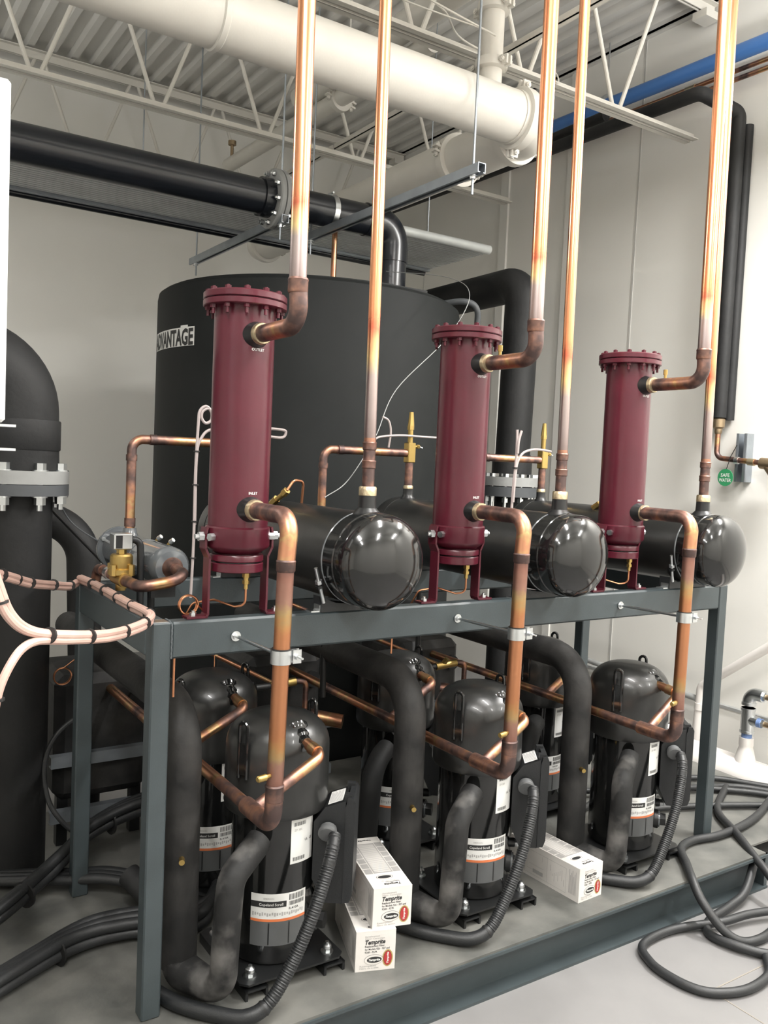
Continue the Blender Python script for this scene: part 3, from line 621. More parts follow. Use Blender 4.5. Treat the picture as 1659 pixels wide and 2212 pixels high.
for k, lb in ((1, 'middle copper drop pipe, separator inlet down to the middle compressors'), (2, 'right copper drop pipe, separator inlet down to the right compressors')): repeat(t, (DX-.006)*k, lb)
cz = 1.027
t = Thing('pipe_clamp', 'zinc clamp and rod holding the left drop pipe to the front beam', 'clamp', (PX, -.1, cz), 'zinc clamps holding the drop pipes')
t.part('rod', MB().tube([(.232,.0,cz-.006),(.229,PY+.02,cz)], .0048, m_zinc, 10))
t.part('washer', MB().cyl((.232,-.0005,cz-.006),(.232,-.004,cz-.006),.014,m_zinc,20).hexa((.232,-.004,cz-.006),(.232,-.011,cz-.006),.010,m_zinc))
t.part('band', MB().lathe([(.0245,-.017),(.0265,-.017),(.0265,.017),(.0245,.017)], (PX-.002,PY,cz), m_zinc, (0,0,1), 28).box((PX+.022,PY-.018,cz-.017),(PX+.045,PY-.015,cz+.017),m_zinc).box((PX+.022,PY-.004,cz-.017),(PX+.045,PY-.001,cz+.017),m_zinc))
t.part('rubber_liner', MB().lathe([(.0210,-.018),(.0244,-.018),(.0244,.020),(.0210,.020)], (PX-.002,PY,cz), m_tie, (0,0,1), 28))
t.part('clamp_screw', MB().cyl((PX+.034,PY-.045,cz),(PX+.034,PY+.012,cz),.003,m_zinc,8).hexa((PX+.034,PY-.026,cz),(PX+.034,PY-.018,cz),.008,m_zinc).hexa((PX+.034,PY-.001,cz),(PX+.034,PY+.006,cz),.008,m_zinc))
for k, lb in ((1, 'zinc clamp and rod holding the middle drop pipe to the front beam'), (2, 'zinc clamp and rod holding the right drop pipe to the front beam')): repeat(t, (DX-.006)*k, lb)

# ------------------------------------------------------------------ receivers
RX, RZ, RR = .612, 1.228, .138
t = Thing('liquid_receiver', 'left and nearest black horizontal receiver tank with domed end on the frame', 'receiver', (RX, .4, H), 'black liquid receivers on the frame')
def head(s, y):
    return [(RR*math.cos(e), s*(.5*RR*math.sin(e)+.0)) for e in [PI/2*k/10 for k in range(11)]]
t.part('barrel', MB().lathe([(RR-.0015,0),(RR-.0015,.918+.03)], (RX,-.03,RZ), m_shell_d, (0,1,0), 64))
pr = [(0.0,-.073)]+[(RR*math.cos(PI/2*k/10), -.129+.129-.069*math.sin(PI/2*k/10)) for k in range(9,-1,-1)]
t.part('front_head', MB().lathe([(0,-.069)]+[(RR*math.cos(PI/2*k/12), -.069*math.sin(PI/2*k/12)) for k in range(11,-1,-1)]+[(RR,.035),(RR+.0025,.038),(RR+.0025,.045),(RR,.048),(RR,.095)], (RX,-.129,RZ), m_shell, (0,1,0), 64))
t.part('rear_head', MB().lathe([(RR,-.05),(RR,0)]+[(RR*math.cos(PI/2*k/12), .069*math.sin(PI/2*k/12)) for k in range(1,12)]+[(0,.069)], (RX,.918,RZ), m_shell_d, (0,1,0), 64))
t.part('weld_band', MB().lathe([(RR-.001,0),(RR+.0012,.002),(RR+.0012,.005),(RR-.001,.007)], (RX,-.032,RZ), m_drier, (0,1,0), 64))
nzl = t.part('top_nozzle', MB().lathe([(.052,.118),(.038,.138),(.027,.150),(.0255,.18),(.0255,.185)], (RX,-.042,RZ), m_black, (0,0,1), 28))
t.part('braze_collar', MB().lathe([(.0245,.184),(.026,.186),(.026,.208),(.0235,.212)], (RX,-.042,RZ), m_brassring, (0,0,1), 28), nzl)
for y in (.0, .738):
    sd = t.part('saddle', MB().prism([(RX-.115,y,H),(RX+.115,y,H),(RX+.115,y,H+.045),(RX+.07,y,H+.026),(RX,y,H+.018),(RX-.07,y,H+.026),(RX-.115,y,H+.045)], (0,0,0),(0,.05,0), m_plastic))
    t.part('clip', MB().box((RX-.145,y+.005,H),(RX-.115,y+.04,H+.004),m_zinc).box((RX-.118,y+.005,H),(RX-.115,y+.04,H+.02),m_zinc), sd)
t.part('strap_stud', MB().cyl((RX-.115,-.012,1.10),(RX-.155,-.03,1.205),.0055,m_zinc,10).hexa((RX-.138,-.022,1.158),(RX-.1415,-.0235,1.168),.011,m_zinc).hexa((RX-.134,-.020,1.146),(RX-.1375,-.0215,1.154),.012,m_black))
rf_ = t.part('relief_valve', MB().hexa((RX-.06,.47,1.352),(RX-.052,.44,1.375),.013,m_brass).cyl((RX-.052,.44,1.372),(RX-.040,.41,1.395),.009,m_brass,14).hexa((RX-.042,.415,1.392),(RX-.036,.40,1.405),.013,m_brass), label='slanted brass relief valve')
t.part('relief_tube', MB().tube(fil([(RX-.036,.40,1.405),(RX-.012,.40,1.44),(RX+.035,.42,1.435),(RX+.04,.44,1.34)], .022, 6), .0045, m_copper_thin, 10), rf_)
# back outlet: stub, stop valve
for k, lb in ((1, 'middle black horizontal receiver tank with domed end, between two separators'), (2, 'right and farthest black horizontal receiver tank with domed end')): repeat(t, DX*k, lb)
t = Thing('copper_receiver_riser', 'left slim copper riser from the top of the near receiver', 'pipe', (RX, -.042, 1.43), 'slim copper risers from the receivers')
t.part('pipe', MB().tube([(RX,-.042,1.56),(RX-.02,-.042,3.9)], .0178, m_copper_rise, 22, heat=[-.02], hscale=.52))
t.part('pipe', MB().tube([(RX,-.042,1.43),(RX,-.042,1.58)], .0180, m_copper_old, 22, heat=[0,.05,.1]))
for z in (1.492, 1.545): t.part('coupling', MB().lathe([(.019,0),(.0205,.002),(.0205,.018),(.0215,.021),(.019,.024)], (RX,-.042,z), m_copper_old, (0,0,1), 22, .15))
for k, lb in ((1, 'slim copper riser from the top of the middle receiver'), (2, 'slim copper riser from the top of the right receiver, beside the wall pipe')): repeat(t, DX*k, lb)
# outlet line with stop valve at the back of every receiver, crossing to the filter drier
VY = .86
t = Thing('copper_outlet_line', 'copper line from the near receiver back over to the grey filter drier', 'pipe', (RX, VY, 1.36), 'copper outlet lines behind the receivers')
t.part('stub', MB().lathe([(.040,.0),(.024,.02),(.021,.028),(.021,.05)], (RX,VY,1.352), m_black, (0,0,1), 22).lathe([(.0195,.05),(.021,.052),(.021,.062),(.0185,.066)], (RX,VY,1.352), m_brassring, (0,0,1), 22))
t.part('riser', MB().tube([(RX,VY,1.41),(RX,VY,1.515)], .0172, m_copper_old, 20, heat=[.01,.1]))
vv = t.part('stop_valve', MB().box((RX-.019,VY-.019,1.515),(RX+.019,VY+.019,1.60),m_brass,.003).cyl((RX,VY,1.60),(RX,VY,1.66),.0115,m_brass,16), label='brass stop valve body')
t.part('valve_cap', MB().hexa((RX,VY,1.655),(RX,VY,1.672),.0155,m_brass).lathe([(.0145,0),(.009,.058),(.009,.060)], (RX,VY,1.670), m_brass, (0,0,1), 8), vv)
t.part('side_port', MB().cyl((RX+.018,VY,1.585),(RX+.036,VY,1.585),.006,m_brass,10).hexa((RX+.034,VY,1.585),(RX+.048,VY,1.585),.009,m_brass).cyl((RX+.048,VY,1.585),(RX+.065,VY,1.58),.003,m_zinc,8), vv)
t.part('cross_pipe', MB().tube(fil([(RX-.019,VY,1.555),(.203,VY+.02,1.555),(.203,VY+.02,1.22)], .04, 8), .0168, m_copper_old, 20, heat=[.05,.3,.42,.5]))
t.part('coupling', MB().cyl((.203,VY+.02,1.478),(.203,VY+.02,1.50),.0195,m_copper_old,20,h=.1)); t.part('coupling', MB().cyl((.203,VY+.02,1.245),(.203,VY+.02,1.275),.0195,m_copper_old,20,h=.1))
t.part('coupling', MB().cyl((.265,VY+.012,1.555),(.288,VY+.01,1.555),.0190,m_copper_old,20,h=.1))
for k, lb in ((1, 'copper line with brass stop valve left of the middle separator'), (2, 'copper line with brass stop valve right of the middle separator')): repeat(t, DX*k, lb)
# filter drier and solenoid valve
t = Thing('filter_drier', 'glossy grey filter drier shell lying at the left end of the frame', 'filter', (.2, .7, H), 'grey filter driers')
t.part('shell', MB().lathe([(.030,0),(.052,.006),(.062,.022),(.064,.045),(.064,.56),(.060,.57)], (.2,.42,1.155), m_drier, (0,1,0), 48))
t.part('rear_flange', MB().lathe([(.078,.0),(.080,.003),(.080,.014),(.078,.017)], (.2,.985,1.155), m_drier, (0,1,0), 40))
t.part('inlet_collar', MB().lathe([(.034,.05),(.025,.068),(.022,.085)], (.203,.88,1.155), m_drier, (0,0,1), 24))
for a in (.5, 2.6, 4.2): t.part('flange_bolt', MB().hexa((.2+.07*math.cos(a),.975,1.155+.07*math.sin(a)),(.2+.07*math.cos(a),.985,1.155+.07*math.sin(a)),.008,m_zinc))
for y in (.70, .58): t.part('access_port', MB().cyl((.235,y,1.205),(.245,y-.01,1.222),.005,m_brass,10).hexa((.243,y-.008,1.219),(.250,y-.02,1.228),.008,m_zinc))
t.part('strap', MB().lathe([(.0642,0),(.0655,.001),(.0655,.006),(.0642,.007)], (.2,.66,1.155), m_drier, (0,1,0), 40))
for y in (.50, .87): t.part('cradle', MB().box((.16,y,H-.02),(.24,y+.02,H+.03),m_black))
for k, lb in ((1, 'grey filter drier hidden behind the near receiver'), (2, 'grey filter drier hidden behind the middle receiver')): repeat(t, DX*k, lb)
t = Thing('solenoid_valve', 'brass solenoid valve with chrome coil box on the copper line at the left corner', 'valve', (.055, .47, 1.12))
t.part('body', MB().lathe([(.030,-.028),(.040,-.020),(.040,-.004),(.033,0),(.034,.006),(.034,.036),(.029,.042)], (.055,.47,1.155), m_brass, (0,0,1), 28).cyl((.055,.42,1.12),(.055,.52,1.12),.022,m_brass,20).cyl((.055,.47,1.085),(.055,.47,1.115),.016,m_brass,16))
for a in (.6, 2.2, 3.8, 5.3): t.part('cover_screw', MB().hexa((.055+.037*math.cos(a),.47+.037*math.sin(a),1.133),(.055+.037*math.cos(a),.47+.037*math.sin(a),1.166),.011,m_brass))
t.part('bonnet', MB().cyl((.055,.47,1.19),(.055,.47,1.205),.009,m_brass,14).hexa((.055,.47,1.198),(.055,.47,1.212),.015,m_brass))
cb = t.part('coil_box', MB().box((.025,.445,1.212),(.082,.495,1.26),m_zinc,.003).box((.030,.4445,1.216),(.050,.4452,1.255),m_black), label='chrome plated coil box')
t.part('conduit_elbow', MB().tube(fil([(.08,.47,1.24),(.112,.47,1.24),(.115,.47,1.16),(.12,.48,.95)], .025, 6), .011, m_plastic, 14), cb)
t = Thing('copper_valve_loop', 'stained copper loop from the drier nose through the solenoid valve', 'pipe', (.1, .4, 1.1))
t.part('pipe', MB().tube(fil([(.2,.43,1.155),(.2,.325,1.150),(.16,.28,1.135),(.062,.30,1.118),(.055,.42,1.12)], [.04,.06,.045], 8), .0172, m_copper_old, 20, heat=[.0,.12,.27,.33]))
t.part('collar', MB().lathe([(.036,0),(.024,.02),(.019,.034)], (.2,.425,1.155), m_copper_old, (0,-1,0), 24, .2))
t.part('pipe', MB().tube(fil([(.055,.52,1.12),(.055,.73,1.12),(.05,.74,1.07),(.05,.80,.96)], .03, 8), .0165, m_copper_old, 20, heat=[.0,.1,.2]))
t.part('coupling', MB().cyl((.055,.58,1.12),(.055,.61,1.12),.020,m_zinc,18)); t.part('coupling', MB().cyl((.055,.66,1.12),(.055,.68,1.12),.019,m_copper_old,18,h=.1))

# ------------------------------------------------------------------ scroll compressors
CX, CY = .43, .11
def compressor(label):
    t = Thing('scroll_compressor', label, 'compressor', (CX, CY, 0), 'black scroll compressors on the skid')
    t.part('lower_shell', MB().lathe([(.10,.045),(.122,.050),(.128,.064),(.128,.50)], (CX,CY,0), m_shell, (0,0,1), 64))
    dome = [(.154*math.cos(e)**.75 if e < 1.55 else 0, .665+.100*math.sin(e)) for e in [PI/2*k/12 for k in range(13)]]
    t.part('upper_shell', MB().lathe([(.130,.478),(.150,.484),(.1545,.495),(.155,.52),(.154,.665)]+dome[1:], (CX,CY,0), m_shell_d, (0,0,1), 72))
    t.part('discharge_stub', MB().lathe([(.040,0),(.036,.012),(.028,.02),(.028,.035),(.023,.042),(.023,.056),(.017,.060),(.017,.075)], (.4415,CY-.088,.722), m_shell, (.04,-.9,-.42), 28))
    for a in (205, 22):
        a = math.radians(a); d = Vector((math.cos(a), math.sin(a), 0)); e = Vector((-d.y, d.x, 0)); c = Vector((CX, CY, 0))+d*.158
        pts = [c+e*.014*s_+Vector((0,0,z)) for s_, z in ((-1,.60),(-1,.70))]
        arc = [c+e*(.014*math.cos(q))+Vector((0,0,.745+.016*math.sin(q))) for q in [PI-PI*k/8 for k in range(9)]]
        t.part('lifting_lug', MB().tube([c+e*-.014+Vector((0,0,.60))]+arc+[c+e*.014+Vector((0,0,.60))], .006, m_shell, 8).obox(c+Vector((0,0,.655)), e*.014, d*.004, Vector((0,0,.045)), m_shell))
    # mounting plate, feet, bolts
    pl = [(.145,-.165),(.165,-.145),(.165,.145),(.145,.165),(-.145,.165),(-.165,.145),(-.165,-.145),(-.145,-.165)]
    t.part('mounting_plate', MB().prism([(CX+a, CY+b, .040) for a, b in pl], (0,0,0),(0,0,.006), m_black))
    for x in (CX-.125, CX+.125):
        t.part('foot_rail', MB().box((x-.030,CY-.165,.0),(x-.022,CY+.18,.028),m_black).box((x-.030,CY-.165,.022),(x+.040,CY+.18,.028),m_black).box((x+.032,CY-.165,0),(x+.040,CY+.18,.028),m_black))
        for y in (CY-.125, CY+.125):
            t.part('mount_bolt', MB().cyl((x,y,.028),(x,y,.040),.018,m_tie,16).cyl((x,y,.046),(x,y,.050),.019,m_zinc,20).hexa((x,y,.050),(x,y,.060),.012,m_zinc).cyl((x,y,.060),(x,y,.078),.006,m_zinc,10).lathe([(.014,0),(.013,.008),(.006,.014),(0,.015)], (x,y,.060), m_zinc, (0,0,1), 16))
    # labels on the shell
    def sf(r, th0): return lambda a, b: (CX+r*math.cos(math.radians(th0)+a/r), CY+r*math.sin(math.radians(th0)+a/r), b)
    g0, g1 = sf(.1284, -107), sf(.1288, -107)
    lb = MB().fquad(g0,-.085,.185,.085,.262,m_white,14,1).fquad(g0,-.085,.108,.085,.185,m_dkgrey,14,1).fquad(g1,-.085,.180,.085,.188,m_orange,14,1).fquad(g1,-.085,.222,.02,.240,m_ink,8,1)
    lb.text('Copeland Scroll', g1.__class__ and sf(.1291,-107), -.06, .227, .011, m_white).text('EMERSON', g1, -.032, .246, .007, m_greyink, 'c').text('R-410A', g1, .028, .212, .010, m_ink)
    for q in range(15): lb.fquad(g1, .028+q*.0034, .240, .028+q*.0034+(.0012 if q % 3 else .0022), .257, m_ink); lb.fquad(g1, .028+q*.0034, .224, .028+q*.0034+(.002 if q % 4 else .0012), .236, m_ink)
    for q in range(22): lb.fquad(g1, -.08+q*.0072, .196+(q % 3)*.002, -.08+q*.0072+.0045, .208-(q % 4)*.001, m_greyink)
    for x in (-.03, .03): lb.fquad(g1, x-.002, .112, x+.002, .176, m_black)
    t.part('spec_label', lb, label='white, orange and grey specification label')
    h0, h1 = sf(.1555, -86), sf(.1559, -86)
    g2, g3 = sf(.1286, -82), sf(.1290, -82)
    lb = MB().fquad(g2,-.030,.345,.052,.475,m_white,8,1).text('UL  CE', g3, .018, .405, .010, m_ink).text('ZP 385', g3, -.02, .44, .009, m_greyink)
    for q in range(14): lb.fquad(g3, -.022+q*.003, .353, -.022+q*.003+(.0012 if q % 3 else .002), .364, m_ink); lb.fquad(g3, -.022+q*.003, .455, -.022+q*.003+(.0018 if q % 3 else .001), .466, m_ink)
    t.part('warning_label', lb, label='white warning label')
    # oil plug and sight-glass
    a = math.radians(-47); d = Vector((math.cos(a), math.sin(a), 0)); c = Vector((CX, CY, .145))
    t.part('sight_glass_plug', MB().cyl(c+d*.12, c+d*.140, .036, m_black, 28).cyl(c+d*.140, c+d*.146, .030, m_drier, 24).hexa(c+d*.146, c+d*.168, .026, m_black))
    a = math.radians(-30); d = Vector((math.cos(a), math.sin(a), 0)); c = Vector((CX, CY, .195))
    of = t.part('oil_port', MB().cyl(c+d*.12, c+d*.15, .016, m_black, 16).hexa(c+d*.15, c+d*.163, .016, m_zinc).hexa(c+d*.166, c+d*.176, .014, m_zinc))
    t.part('oil_tube', MB().tube(fil([c+d*.175, c+d*.218, c+d*.225+Vector((.02,.05,.02)), c+d*.2+Vector((0,.16,.08))], .012, 6), .0075, m_copper_thin, 12), of)
    # terminal box
    nx, ny = .8, -.6; n_ = Vector((nx, ny, 0)); t_ = Vector((-.6, -.8, 0)); B = Vector((CX, CY, 0))+n_*.187
    def bp(pairs, t0, t1, m): return MB().prism([B+n_*a+t_*t0+Vector((0,0,b)) for a, b in pairs], (0,0,0), t_*(t1-t0), m)
    bx = t.part('terminal_box', bp([(-.062,.285),(-.062,.455),(-.030,.500),(.022,.520),(.030,.522),(.030,.215),(-.03,.215)], -.062, .062, m_plastic))
    t.part('box_lid', bp([(.030,.505),(.036,.532),(.052,.532),(.058,.520),(.058,.245),(.050,.222),(.030,.218)], -.066, .066, m_plastic), bx)
    t.part('lid_clip', MB().obox(B+n_*.036+t_*.045+Vector((0,0,.528)), n_*.012, t_*.010, (0,0,.012), m_plastic).obox(B+n_*.036-t_*.045+Vector((0,0,.528)), n_*.012, t_*.010, (0,0,.012), m_plastic), bx)
    up_ = Vector((0,0,.045)).lerp(n_*.032, 0)+n_*.032; sl = (n_*.052+Vector((0,0,.020))).normalized(); nn = sl.cross(t_).normalized()
    if nn.z < 0: nn = -nn
    c = B+n_*-.003+Vector((0,0,.5105)); lf = lambda a, b, o_=.001: c+t_*(-a)+sl*b+nn*o_
    lb = MB().fquad(lambda a, b: lf(a, b), -.048, -.022, .048, .024, m_white)
    for q in range(11): lb.fquad(lambda a, b: lf(a, b, .0014), -.042, -.018+q*.0036, .042-(q % 3)*.008, -.0165+q*.0036, m_greyink)
    t.part('box_label', lb, bx, 'white wiring label')
    gc = B+n_*-.018+t_*.062+Vector((0,0,.440))
    t.part('cable_gland', MB().lathe([(.022,0),(.025,.004),(.025,.014),(.028,.018),(.028,.026),(.024,.03),(.018,.031)], gc, m_dkgrey, t_+Vector((0,0,-.35)), 24), bx)
    return t
comp_labels = {(0,0): 'nearest scroll compressor, front row left, beside the corner post', (1,0): 'middle scroll compressor of the front row', (2,0): 'right scroll compressor of the front row, near the right post',
               (0,1): 'rear row scroll compressor behind the nearest one', (1,1): 'rear row scroll compressor behind the middle one', (2,1): 'rear row scroll compressor behind the right one'}
t = compressor(comp_labels[0,0])
for (i, j), lb in comp_labels.items():
    if (i, j) != (0, 0): repeat(t, DX*i, lb, .51*j)

# power conduits
def conduit(pts, label, k, ribs=True):
    t = Thing('power_conduit', label, 'conduit', (pts[0][0], pts[0][1], 0), 'ribbed black power conduits')
    P = spl([Vector(p)+Vector((DX*k,0,0)) for p in pts], 10)
    P = dense(P, .0025); P = P[::1]
    Ltot = sum((b-a).length for a, b in zip(P, P[1:]))
    def rf(S): return .0185+(.0010*math.sin(S*2*PI/.0075) if S < Ltot*.55 else .002)
    t.part('sheath', _rib(P, rf))
    ti = int(len(P)*.55); d = (P[ti+1]-P[ti]).normalized()
    t.part('cable_tie', MB().cyl(P[ti]-d*.003, P[ti]+d*.003, .0215, m_tie, 14))
def _rib(P, rf):
    mb = MB(); N = len(P); vs = []; n = 14; S = 0
    T = [(P[min(N-1,i+1)]-P[max(0,i-1)]).normalized() for i in range(N)]; u = T[0].orthogonal().normalized()
    for i in range(N):
        if i: S += (P[i]-P[i-1]).length
        u = (u-T[i]*u.dot(T[i])).normalized(); w_ = T[i].cross(u)
        for k in range(n): a = 2*PI*k/n; vs.append(P[i]+(u*math.cos(a)+w_*math.sin(a))*rf(S))
    fs = [(i*n+k, i*n+(k+1) % n, (i+1)*n+(k+1) % n, (i+1)*n+k) for i in range(N-1) for k in range(n)]
    return mb.add(vs, fs+[tuple(range(n))[::-1], tuple((N-1)*n+k for k in range(n))], m_plastic)
cpts = [(.530,-.075,.432),(.505,-.105,.405),(.475,-.125,.345),(.425,-.145,.25),(.36,-.155,.135),(.29,-.165,.055),(.23,-.15,.028),(.17,-.09,.022),(.10,.0,.022),(.05,.12,.022)]
for k, lb in enumerate(('ribbed black conduit sweeping from the nearest terminal box down to the deck', 'ribbed black conduit sweeping from the middle terminal box down to the deck', 'ribbed black conduit sweeping from the right terminal box down to the deck')):
    conduit(cpts, lb, k)

# insulated suction lines
def suction(k, label):
    t = Thing('insulated_suction_line', label, 'pipe', (.14+DX*k, .1, 0), 'black insulated suction lines')
    d = Vector((DX*k, 0, 0)); A = lambda pts: [Vector(p)+d for p in pts]
    t.part('header_insulation', MB().tube(fil(A([(.13,1.42,.80),(.13,.10,.80),(.135,.10,.075)]), .13, 12), .052, m_insul_d, 32))
    t.part('lower_insulation', MB().tube(fil(A([(.135,.10,.11),(.135,.09,.062),(.20,-.065,.058),(.205,-.075,.30),(.215,-.065,.375),(.315,-.010,.425)]), [.04,.055,.2,.055], 8), .0375, m_insul_p, 30, rf=lambda S: .050 if S < .06 else (.050-(S-.06)*.10 if S < .18 else .038)))
    t.part('end_sleeve', MB().tube(fil(A([(.25,-.047,.392),(.325,-.004,.432)]), 0), .0365, m_insul_p, 28))
    t.part('access_valve', MB().cyl(Vector((.118,.05,.40))+d, Vector((.110,.028,.40))+d, .008, m_brass, 12))
    t.part('riser_insulation', MB().tube(fil(A([(.14,.58,.12),(.20,.44,.06),(.205,.43,.30),(.215,.44,.40),(.315,.50,.425)]), [.05,.05,.2,.06], 8), .038, m_insul, 26), label='insulated branch to the rear compressor')
suction(0, 'left insulated suction line beside the near corner post, dropping to the nearest compressor')
suction(1, 'middle insulated suction line, between the nearest and middle compressors')
suction(2, 'right insulated suction line, between the middle and right compressors')
# copper equaliser lines between the compressors at the back
t = Thing('copper_liquid_line', 'thin dull copper line slanting behind the near drop pipe with a brass valve', 'pipe', (.6, .9, .8), 'dull copper lines behind the compressors')
t.part('pipe', MB().tube([(.30,1.6,.86),(.72,.72,.66)], .0085, m_copper_old, 12, heat=[0,.3,.6]))
t.part('brass_valve', MB().cyl((.70,.72,.655),(.80,.71,.665),.016,m_brass,12).cyl((.64,.72,.655),(.70,.72,.655),.012,m_black,12).hexa((.735,.715,.665),(.745,.70,.69),.012,m_brass))
t.part('drop', MB().tube(fil([(.80,.71,.665),(.84,.70,.665),(.84,.70,.55)], .02, 6), .011, m_copper_old, 12, heat=[0,.08]))
t.part('equaliser', MB().tube([(.76,.76,.545),(.95,.60,.52)], .027, m_copper_old, 18, heat=[0,.05,.1]))
repeat(t, DX, 'thin dull copper line slanting behind the middle drop pipe')

# plate heat exchangers wrapped in black insulation, at the back of the skid
for k, lb in enumerate(('left black insulated heat exchanger behind the rear frame post', 'middle black insulated heat exchanger seen under the front beam', 'right black insulated heat exchanger seen past the middle drop pipe')):
    x = .02+DX*k; t = Thing('plate_heat_exchanger', lb, 'heat exchanger', (x+.16, 1.3, 0), 'insulated heat exchangers at the rear')
    t.part('insulation', MB().box((x,1.12,.18),(x+.36,1.50,.66),m_insul_d,.035))
    t.part('port', MB().cyl((x+.30,1.10,.55),(x+.30,1.14,.55),.035,m_insul,20))
    t.part('leg', MB().box((x+.02,1.16,0),(x+.06,1.20,.19),m_black)); t.part('leg', MB().box((x+.30,1.16,0),(x+.34,1.20,.19),m_black))
    for z in (.35, .14): t.part('support_rail', MB().box((x-.02,1.085,z-.022),(x+.40,1.09,z+.022),m_galv).box((x-.02,1.09,z+.018),(x+.40,1.12,z+.022),m_galv).box((x-.02,1.09,z-.022),(x+.40,1.12,z-.018),m_galv))
# dark machinery between exchangers: pump volute shapes at the left
t = Thing('circulation_pump', 'dark grey pump casing seen between the left pipe and the rear post', 'pump', (.02, 1.85, 0))
t.part('casing', MB().lathe([(.05,0),(.11,.02),(.13,.08),(.11,.15),(.05,.17)], (-.02,1.75,.78), m_frame, (0,1,0), 32))
t.part('motor', MB().cyl((-.02,1.9,.78),(-.02,2.2,.78),.10,m_black,28)); t.part('pedestal', MB().box((-.1,1.8,ZF),(.06,2.1,.70),m_frame,.01))
t.part('discharge', MB().cyl((-.02,1.83,.88),(-.02,1.83,1.1),.05,m_frame,24))
# capillary coils
def coil(c, r, label, legs):
    t = Thing('capillary_coil', label, 'tube', c, 'thin copper capillary coils')
    c = Vector(c)
    t.part('loops', MB().tube([c+Vector((r*math.cos(a), .004*a/6, r*math.sin(a))) for a in [2*PI*3*k/60 for k in range(61)]], .0026, m_copper_thin, 6))
    t.part('lead', MB().tube(spl(legs, 6), .0022, m_copper_thin, 6))
coil((.01,.98,.70), .030, 'copper capillary coil left of the rear frame post', [(.01,.98,.73),(.10,.97,.80),(.16,1.0,.84)])
coil((.56,.80,.865), .032, 'copper capillary coil hanging under the front beam near the first clamp', [(.53,.80,.865),(.50,.78,.80),(.49,.76,.74)])
coil((.118,.055,1.103), .026, 'copper loop standing at the foot of the left separator leg', [(.144,.055,1.10),(.16,.06,1.075),(.15,.07,1.0)])
coil((1.20,1.0,.865), .03, 'copper capillary coil above the middle rear compressor', [(1.23,1.0,.86),(1.34,1.0,.84),(1.4,1.0,.95)])
for x, y, lb in ((.075,.04,'thin dark copper tube just right of the near corner post'), (.92,.25,'thin copper tube hanging below the beam left of the middle compressor'), (1.86,.62,'thin copper tube hanging below the beam left of the right compressor')):
    single('hanging_tube', MB().cyl((x,y,.86),(x,y,H-.02),.0035,m_copper_thin,8), lb, 'tube', (x,y,.86), 'thin tubes under the frame')
for x, y, z0, z1, lb in ((.20,.62,.30,1.06,'black vertical cable inside the left end of the frame'), (.86,.62,.62,1.06,'black vertical cable under the beam behind the nearest compressor'), (1.50,.9,.6,1.06,'black vertical cable under the beam left of the middle drop pipe')):
    single('black_cable', MB().tube(spl([(x,y,z1),(x+.005,y,(z0+z1)/2),(x+.01,y,z0)]), .012, m_plastic, 12), lb, 'cable', (x,y,z1), 'black cables inside the frame')
single('hanging_strut_rail', MB().box((.66,.95,.55),(.74,.956,.61),m_rubber).box((.70,.956,0),(.74,.97,.6),m_rubber), 'dark bracket plate right of the nearest compressor', 'bracket', (.7,.95,0))

